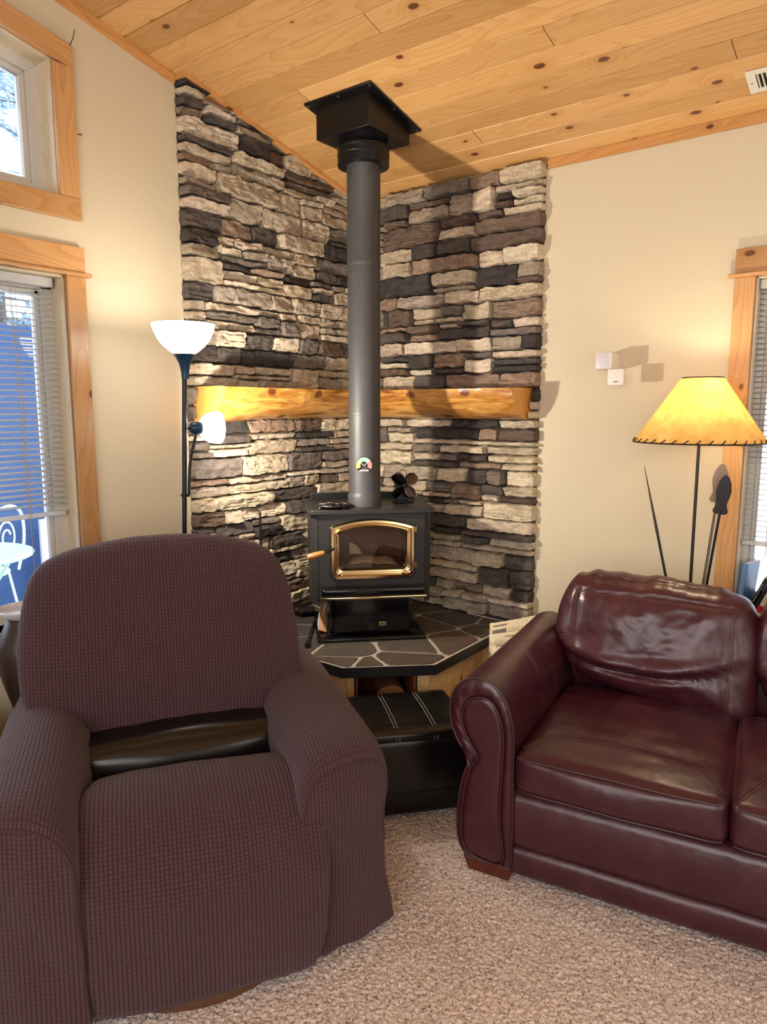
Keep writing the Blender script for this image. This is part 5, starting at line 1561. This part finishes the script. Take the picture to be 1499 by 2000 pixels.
# arm outline (r, z) on the front plane
AO = [(1.468, .046), (1.470, .20), (1.468, .36), (1.467, .45), (1.462, .515), (1.448, .568), (1.424, .612), (1.390, .640), (1.348, .648), (1.305, .634), (1.273, .598), (1.258, .548), (1.262, .490), (1.282, .440), (1.308, .405), (1.331, .386)]
AO2 = [(1.333, .378), (1.315, .345), (1.300, .29), (1.291, .22), (1.288, .16), (1.293, .105), (1.306, .070), (1.328, .046)]
def arm_outline(n1=64, n2=26, off=0):
    a = smooth_open([(p[0], p[1], 0) for p in AO], n1); b = smooth_open([(p[0], p[1], 0) for p in AO2], n2)
    return [(p.x, p.y) for p in a + b]
def sofa_arm(mirror):
    mx = (lambda r: r - SR0) if not mirror else (lambda r: (1.4685 + 3.262) - r - SR0)
    O = arm_outline(); n = len(O)
    root = None
    mb = MB(); S = []
    cx, cz = 1.38, .40
    ys = [FY + .006, FY + .03, FY + .07, FY + .12, FY + .18, FY + .25, FY + .30, FY + .36, FY + .42, FY + .50, FY + .60, FY + .70, FY + .83]
    for k, y in enumerate(ys):
        row = []
        for r, z in O:
            g = .004 * math.exp(-((y - (FY + .33)) / .008) ** 2) if z > .36 else 0
            w = fbm((r, y, z), 6, 2) * .004 + (.004 * vn((y * 3, z, r), 14) if .3 < (y - FY) < .75 and z > .4 else 0)
            dx, dz = r - cx, z - cz; q = math.hypot(dx, dz)
            row.append((mx(r + dx / q * (w - g)), y, max(.045, z + dz / q * (w - g))))
        S.append(row)
    mb.grid(S, closed_u=True); body = mb.build('arm', M_BURG, sofa, smooth=50)
    mb = MB()
    for dy in (-.006, .006):
        y = FY + .33 + dy; pts = []
        for r, z in O:
            if z < .30: continue
            dx, dz = r - cx, z - cz; q = math.hypot(dx, dz); w = fbm((r, y, z), 6, 2) * .004 - .0022
            pts.append((mx(r + dx / q * w), y, z + dz / q * w))
        mb.tube(pts[:60], .0016, 5)
    mb.build('arm_seam', M_BURG_STITCH, body)
    # front facing: gathered border then a flat inner panel with piping
    mb = MB(); 
    inn = [(1.440, .060), (1.430, .20), (1.432, .33), (1.436, .44), (1.432, .500), (1.418, .548), (1.395, .580), (1.365, .590), (1.330, .578), (1.306, .550), (1.300, .512), (1.309, .470), (1.330, .430), (1.352, .398), (1.351, .386), (1.330, .350), (1.315, .29), (1.306, .22), (1.303, .16), (1.307, .105), (1.318, .075), (1.335, .058)]
    I = [(p.x, p.y) for p in smooth_closed([(a, b, 0) for a, b in inn], n)]
    # align starts by nearest point
    k0 = min(range(n), key=lambda k: math.dist(I[k], O[0])); I = I[k0:] + I[:k0]
    if math.dist(I[n // 3], O[n // 3]) > math.dist(I[-n // 3], O[n // 3]): I = [I[0]] + I[1:][::-1]
    rows = []
    for t in (0, .08, .3, .6, .85, 1.0):
        row = []
        for k, ((r, z), (a, b)) in enumerate(zip(O, I)):
            pf = (math.sin(PI * t) * .010 + .002)
            wr = .0025 * math.sin(k * 1.9) * math.sin(PI * t) if z > .45 else 0
            row.append((mx(r + (a - r) * t), FY + .006 - pf - wr, z + (b - z) * t))
        rows.append(row)
    mb.grid(rows, closed_u=True)
    c0 = rows[-1]; cen = (mx(1.372), FY - .004, .32)
    c1 = []
    for k in range(n):
        a_, b_ = Vector(c0[k-2]), Vector(c0[(k+2) % n]); tg = (b_ - a_); nr_ = Vector((-tg.z, 0, tg.x)).normalized()
        c1.append((c0[k], nr_))
    sgn = 1 if (Vector(c0[0]) + c1[0][1] * .01 - Vector((mx(1.372), 0, .1))).length < (Vector(c0[0]) - c1[0][1] * .01 - Vector((mx(1.372), 0, .1))).length else -1
    rows2 = [c0] + [[(p[0] + q_.x * sgn * d_, FY + .004 - h_, p[2] + q_.z * sgn * d_) for p, q_ in c1] for d_, h_ in ((.003, .004), (.009, .008), (.016, .009))]
    mb.grid(rows2, closed_u=True); mb.add(rows2[-1], [list(range(n))])
    mb.build('arm_facing', M_BURG, body, smooth=50)
    mb = MB(); mb.tube([(mx(r), FY + .001, z) for r, z in O], .0042, 8, closed=True); mb.build('outer_piping', M_BURG_SEAM, body)
    mb = MB(); mb.tube([(mx(a), FY - .003, b) for a, b in I], .0036, 8, closed=True); mb.build('inner_piping', M_BURG_SEAM, body)
    mb = MB(); poly = [(mx(1.326), 0.0), (mx(1.462), 0.0), (mx(1.464), .046), (mx(1.308), .046)]
    mb.prism([(p[0], p[1]) for p in poly], 1, FY + .004, FY + .07); mb.build('foot', M_FOOT, sofa, bevel=.004)
sofa_arm(False); sofa_arm(True)
for r in (1.40, 3.33):
    mb = MB(); mb.box((r - .03 - SR0, -(.80 - SF0), 0), (r + .03 - SR0, -(.74 - SF0), .05)); mb.build('foot', M_FOOT, sofa)
# seat cushions
def seat_cushion(r0, r1, seed):
    x0, x1 = r0 - SR0, r1 - SR0; yf, yb = -(1.565 - SF0), -(.90 - SF0); zb_, zt = .308, .440
    V, F = puffbox((x0, yf, zb_), (x1, yb, zt), .030, 22, .022, 0, seed)
    cx = (x0 + x1) / 2; cy = (yf + yb) / 2; hw = (x1 - x0) / 2; hd = (yb - yf) / 2
    def dz(x, y):
        u, v = (x - cx) / hw, (y - cy) / hd
        e = max(abs(u), abs(v))
        s = 0
        # sewn-in border line
        for q in ((u - .70), (u + .70)):
            if abs(v) < .62: s -= .005 * math.exp(-(q * hw / .010) ** 2)
        q = v + .42
        if abs(u) < .70: s -= .006 * math.exp(-(q * hd / .010) ** 2)
        w = .006 * fbm((x * 1.2, y * 2.2, seed), 8, 3) * max(0, 1 - e ** 4)
        return s + w
    V2 = []
    for v in V:
        if v.z > (zb_ + zt) / 2: v = Vector((v.x, v.y, v.z + dz(v.x, v.y)))
        v.z += .010 * (v.y - yf) * -0.2
        v.x += .003 * vn(v, 11); v.y += .006 * vn(v + Vector((4, 1, seed)), 7)
        V2.append(v)
    mb = MB(); mb.add(V2, F); c = mb.build('seat_cushion', M_BURG, sofa, smooth=180, subsurf=1)
    def top(x, y):
        u, v = (x - cx) / hw, (y - cy) / hd
        return zt + .022 * max(0, 1 - u * u) * max(0, 1 - v * v) + dz(x, y) - .002 * (y - yf) + .001
    def seam(pts, nm='stitch_seam'):
        q = []
        for a, b in zip(pts, pts[1:]):
            for k in range(12):
                t = k / 12; q.append((a[0] + (b[0]-a[0])*t, a[1] + (b[1]-a[1])*t))
        q.append(pts[-1]); mb.tube([(x, y, top(x, y)) for x, y in q], .0013, 5)
    mb = MB()
    for d in (-.006, .006):
        A1 = (cx - hw * .70 + d, cy + hd * .62); B1 = (cx - hw * .70 + d, cy - hd * .42 + d); C1 = (cx + hw * .70 - d, cy - hd * .42 + d); D1 = (cx + hw * .70 - d, cy + hd * .62)
        seam([A1, B1, C1, D1])
        seam([(cx + hw * .70 + d * .7, cy - hd * .42 + d * .7), (cx + hw * .93 + d * .7, cy - hd * .88 + d * .7)]); seam([(cx - hw * .70 + d * .7, cy - hd * .42 - d * .7), (cx - hw * .93 + d * .7, cy - hd * .88 - d * .7)])
    mb.build('stitch_seam', M_BURG_STITCH, c)
    mb = MB()
    for z in (zt - .012, zb_ + .014):
        mb.tube([(x0 + .010 + (x1 - x0 - .02) * k / 20, yf - .002 - .010 * (1 - (2 * k / 20 - 1) ** 2) * (.4 if z > .4 else .6) + (.008 if k in (0, 20) else 0) + .006 * vn((x0 + .010 + (x1 - x0 - .02) * k / 20 + 4, yf + 1, z + seed), 7), z) for k in range(21)], .0026, 6)
    mb.build('edge_piping', M_BURG_SEAM, c)
seat_cushion(1.474, 2.060, 1); seat_cushion(2.066, 2.662, 2); seat_cushion(2.668, 3.256, 3)
# back cushions
def back_cushion(r0, r1, seed, left):
    w = r1 - r0; cx = (r0 + r1) / 2 - SR0
    h = w / 2
    rp = [(-.60, .455), (-.80, .49), (-.90, .545), (-.985, .585), (-1.0, .64), (-.975, .71), (-.90, .79), (-.80, .835), (-.62, .850), (-.30, .856), (.0, .853), (.30, .846), (.62, .835), (.82, .815), (.93, .77), (.985, .70), (1.0, .60), (.995, .50), (.985, .42), (.90, .395), (.60, .40), (.2, .415), (-.25, .435)]
    if not left: rp = [(math.copysign(min(abs(a), 1), a), b) for a, b in rp]
    rim = [(cx + p.x * h, p.y) for p in smooth_closed([(a, b, 0) for a, b in rp], 130)]
    yc = -(.86 - SF0)
    def fold(x, z):
        u = (x - cx) / h
        s = 0
        # the smile-shaped sewn fold and the border seams
        zc = .600 - .075 * (1 - u * u * .9) + .02 * u
        s += .020 * math.exp(-((z - zc) / .012) ** 2) * max(0, 1 - abs(u) ** 4) - .012 * math.exp(-((z - zc - .035) / .022) ** 2) * max(0, 1 - abs(u) ** 4)
        s += .010 * math.exp(-((z - .795 + .018 * u * u) / .008) ** 2) * (abs(u) < .74)
        for q in (-.74, .74): s += .008 * math.exp(-((u - q) * h / .008) ** 2) * (z < .80)
        s += .012 * math.exp(-((z - .838 + .02 * u * u) / .007) ** 2)
        # gathers under the top welt
        g = max(0, min(1, (z - .77) / .06)) ; s += .006 * g * math.sin(u * 17 + 2 * math.sin(u * 5 + seed)) * .6
        s += .010 * fbm((x * 1.3, seed, z * 1.9), 5, 3)
        return s
    def post(x, y, z):
        y2 = y + .20 * (z - .45)
        if y < yc: y2 += fold(x, z) * min(1, (yc - y) / .05)
        z2 = z + (.010 * vn((x * 3, seed, z), 9) * max(0, (z - .7) / .15)) + .003 * math.sin((x - cx) / h * 11 + seed) * max(0, (z - .80) / .06)
        return (x + .006 * vn((z, seed, 2), 9), y2, z2)
    P, U = pillow_grid(rim, yc, .135, .05, 2.6, 34, post, (cx, .62))
    mb = MB(); add_pillow(mb, P, U); c = mb.build('back_cushion', M_BURG, sofa, smooth=180)
    kf = 2.6
    def surf(x, z):
        # find rho along the ray from the centre
        dx, dz = x - cx, z - .62; best = 1e9; rho = 0
        ln = math.hypot(dx, dz)
        if ln > 1e-6:
            for p in rim:
                qx, qz = p[0] - cx, p[1] - .62; l2 = math.hypot(qx, qz); cr = (qx * dx + qz * dz) / (l2 * ln)
                if 1 - cr < best: best = 1 - cr; rho = ln / l2
        rho = min(.97, rho); y = yc - .135 * max(0, 1 - rho ** kf) ** (1 / kf)
        q = post(x, y, z); return (q[0], q[1] - .0012, q[2])
    mb = MB()
    for d in (-.005, .005):
        mb.tube([surf(cx + u * h, .795 - .018 * u * u + d) for u in np.linspace(-.74, .74, 40)], .0013, 5)
        for q in (-.74, .74): mb.tube([surf(cx + q * h + d, z) for z in np.linspace(.47 if q < 0 else .43, .785, 24)], .0013, 5)
        mb.tube([surf(cx + q_ * h, z_ + d) for q_, z_ in zip(np.linspace(-.74, -.95, 8), np.linspace(.63, .60, 8))], .0013, 5)
        mb.tube([surf(cx + q_ * h, z_ + d) for q_, z_ in zip(np.linspace(-.74, -.84, 8), np.linspace(.785, .815, 8))], .0013, 5)
        mb.tube([surf(cx + u * h, .838 - .02 * u * u + d * .6) for u in np.linspace(-.70, .70, 40)], .0012, 5)
    mb.build('stitch_seam', M_BURG_STITCH, c)
back_cushion(1.405, 2.118, 1, True); back_cushion(2.085, 2.70, 2, False); back_cushion(2.680, 3.34, 3, False)

# ------------------------------------------------------------------ things behind the recliner at the left edge
dr = thing('pedestal_stand', 'dark carved wooden pedestal stand between the recliner back and the window', 'stand', (.178, -2.012, 0))
mb = MB(); mb.lathe([(0, 0), (.095, 0), (.098, .02), (.085, .10), (.064, .25), (.056, .36), (.062, .44), (.086, .53), (.101, .60), (.104, .640), (.095, .68), (.074, .72), (.060, .755), (0, .755)], 40); mb.build('column', M_DARKWOOD, dr, smooth=60)
dsh = tag((lambda m: (m.lathe([(0, 0), (.055, 0), (.068, .006), (.086, .020), (.092, .032), (.088, .036), (.080, .026), (.055, .014), (0, .012)], 44, 0, Matrix.Translation((.178, -2.012, .756))), m.build('dish', plain('pale_glazed_dish', lin(206, 206, 212), .25, 0, 0, 50, .15), smooth=50))[1])(MB()), 'pale glazed dish on the dark pedestal stand', 'dish')
V, F = puffbox((.02, -2.60, .02), (.285, -2.175, .465), .045, 10, .012, .002, 8); mb = MB(); mb.add(V, F)
bo = thing('leather_pouf', 'black leather pouf at the left picture edge beside the recliner', 'pouf', (.15, -2.39, 0))
mb.v = [(v[0] - .15, v[1] + 2.39, v[2]) for v in mb.v]; mb.build('upholstered_body', M_BLKLEATHER, bo, smooth=60)
mb = MB(); mb.box((-.10, -.17, 0), (.10, .17, .022)); mb.build('plinth', M_BLACK, bo)

# ------------------------------------------------------------------ outside
M_PATIO = plain('pale_patio', lin(214, 216, 220), .9, 0, .1, 6, .1)
mb = MB(); mb.box((-9, -9, -.30), (-.16, 9, -.15)); mb.box((-.16, .16, -.30), (9, 9, -.15)); struct(mb.build('patio_ground', M_PATIO), 'pale patio ground outside')
fc = thing('board_fence', 'blue-grey board fence seen outside through the left blind', 'fence', (-3.2, -.75, -.15))
M_FENCE = plain('blue_grey_boards', lin(58, 90, 142), .7, 0, .1, 20, .2)
mb = MB()
for k in range(15): mb.box((0, -4.2, .02 + k * .150), (.022, .95, .170 + k * .150))
mb.build('boards', M_FENCE, fc, bevel=.003)
for y in (-4.1, -2.6, -1.1, .90):
    mb = MB(); mb.box((-.09, y - .045, 0), (0, y + .045, 2.30)); mb.build('post', M_FENCE, fc)
pn = thing('bright_gap_panel', 'white panel added for the bright gap beside the board fence', 'added panel', (-3.0, -.26, -.15))  # white panel added to stand for the bright gap by the fence
mb = MB(); mb.box((0, -.10, .03), (.03, .12, .74)); mb.build('panel', M_PATIO, pn, bevel=.004)
for y in (-.08, .10):
    mb = MB(); mb.box((-.06, y - .02, 0), (.09, y + .02, .03)); mb.build('foot', M_PATIO, pn)
M_MINT = plain('pale_mint_metal', lin(206, 236, 222), .45); M_WHTMETAL = plain('white_garden_metal', lin(236, 238, 240), .4)
tb = thing('patio_table', 'round pale mint slatted patio table outside the left window', 'patio table', (-2.16, -1.30, -.15))
mb = MB(); zt = .70; rt_ = .42
mb.tube([(rt_ * math.cos(a), rt_ * math.sin(a), zt) for a in [2 * PI * k / 56 for k in range(56)]], .014, 8, closed=True)
k = -rt_ + .03
while k < rt_ - .02:
    w = math.sqrt(rt_ ** 2 - k * k); mb.box((-w, k - .010, zt - .004), (w, k + .010, zt + .004)); k += .027
mb.build('table_top', M_MINT, tb)
for k in range(3):
    a = 2 * PI * k / 3 + .5; mb = MB(); mb.tube(smooth_open([(.36 * math.cos(a), .36 * math.sin(a), zt - .01), (.20 * math.cos(a), .20 * math.sin(a), .40), (.32 * math.cos(a), .32 * math.sin(a), .0)], 16), .011, 8); mb.build('leg', M_MINT, tb)
ch = thing('patio_chair', 'white metal scroll-back chair beyond the patio table', 'patio chair', (-2.82, -.93, -.15), R_(-60))
mb = MB(); mb.tube(smooth_open([(-.20, .20, .42), (-.23, .24, .65), (-.17, .27, .86), (0, .29, .93), (.17, .27, .86), (.23, .24, .65), (.20, .20, .42)], 40), .011, 8)
sp_ = [(.10 * math.cos(a) * (1 - a / 14), .272, .70 + .13 * math.sin(a) * (1 - a / 14)) for a in np.linspace(0, 9, 40)]
mb.tube(sp_, .007, 6); mb.tube([(0, .22, .42), (0, .26, .60)], .007, 6); mb.build('back', M_WHTMETAL, ch)
mb = MB(); mb.lathe([(0, .42), (.22, .42), (.225, .43), (.22, .44), (0, .44)], 30); mb.build('seat', M_WHTMETAL, ch)
for sx, sy in ((-1, -1), (1, -1), (1, 1), (-1, 1)):
    mb = MB(); mb.tube([(.15 * sx, .15 * sy, .42), (.20 * sx, .20 * sy, 0)], .010, 8); mb.build('leg', M_WHTMETAL, ch)
bkt = thing('garden_bucket', 'blue bucket under the patio table', 'bucket', (-1.95, -1.22, -.15))
mb = MB(); mb.lathe([(0, 0), (.12, 0), (.15, .30), (.155, .31), (.148, .31), (.118, .012), (0, .012)], 30); mb.build('pail', plain('blue_bucket_plastic', lin(86, 170, 220), .4), bkt)
mb = MB(); mb.tube([(.15 * math.cos(a), 0, .30 + .10 * math.sin(a)) for a in np.linspace(0, PI, 16)], .004, 6); mb.build('handle', M_WHTMETAL, bkt)
# conifers seen in the upper window
M_NEEDLE = plain('overexposed_needles', lin(150, 184, 206), .8); M_BARK = plain('grey_bark', lin(104, 96, 96), .9)  # overexposed daylight is painted into the pale blue needle colour
def conifer(label, x, y, h, seed):
    random.seed(seed); t = thing('pine_tree', label, 'tree', (x, y, -.15), 0, 'pines beyond the fence')
    mb = MB(); mb.tube([(0, 0, 0), (.02, 0, h * .5), (0, 0, h)], [.10, .07, .015], 8); mb.build('trunk', M_BARK, t)
    mb = MB(); br = MB()
    for k in range(58):
        z = h * random.uniform(.22, .97); L = (h - z) * .26 + .25; a = random.uniform(0, 2 * PI); d = Vector((math.cos(a), math.sin(a), -.18))
        p0 = Vector((0, 0, z)); br.tube([p0, p0 + d * L], [.014, .004], 5)
        for q in range(30):
            s = random.uniform(.25, 1) * L; c = p0 + d * s + Vector((random.gauss(0, .05), random.gauss(0, .05), random.gauss(0, .04)))
            for w in range(3):
                v = Vector((random.gauss(0, 1), random.gauss(0, 1), random.gauss(-.2, .7))).normalized() * .15; n_ = v.orthogonal().normalized() * .012
                mb.add([c - n_, c + n_, c + v], [(0, 1, 2)])
    br.build('branches', M_BARK, t); f = mb.build('needles', M_NEEDLE, t, flat=True)
    return t
conifer('taller overexposed pale pine outside the upper left window', -6.2, .95, 7.6, 3)
conifer('shorter pine outside, left of the taller one', -8.6, -2.4, 5.6, 5)
conifer('pine seen outside above the board fence', -8.4, 3.6, 5.0, 9)
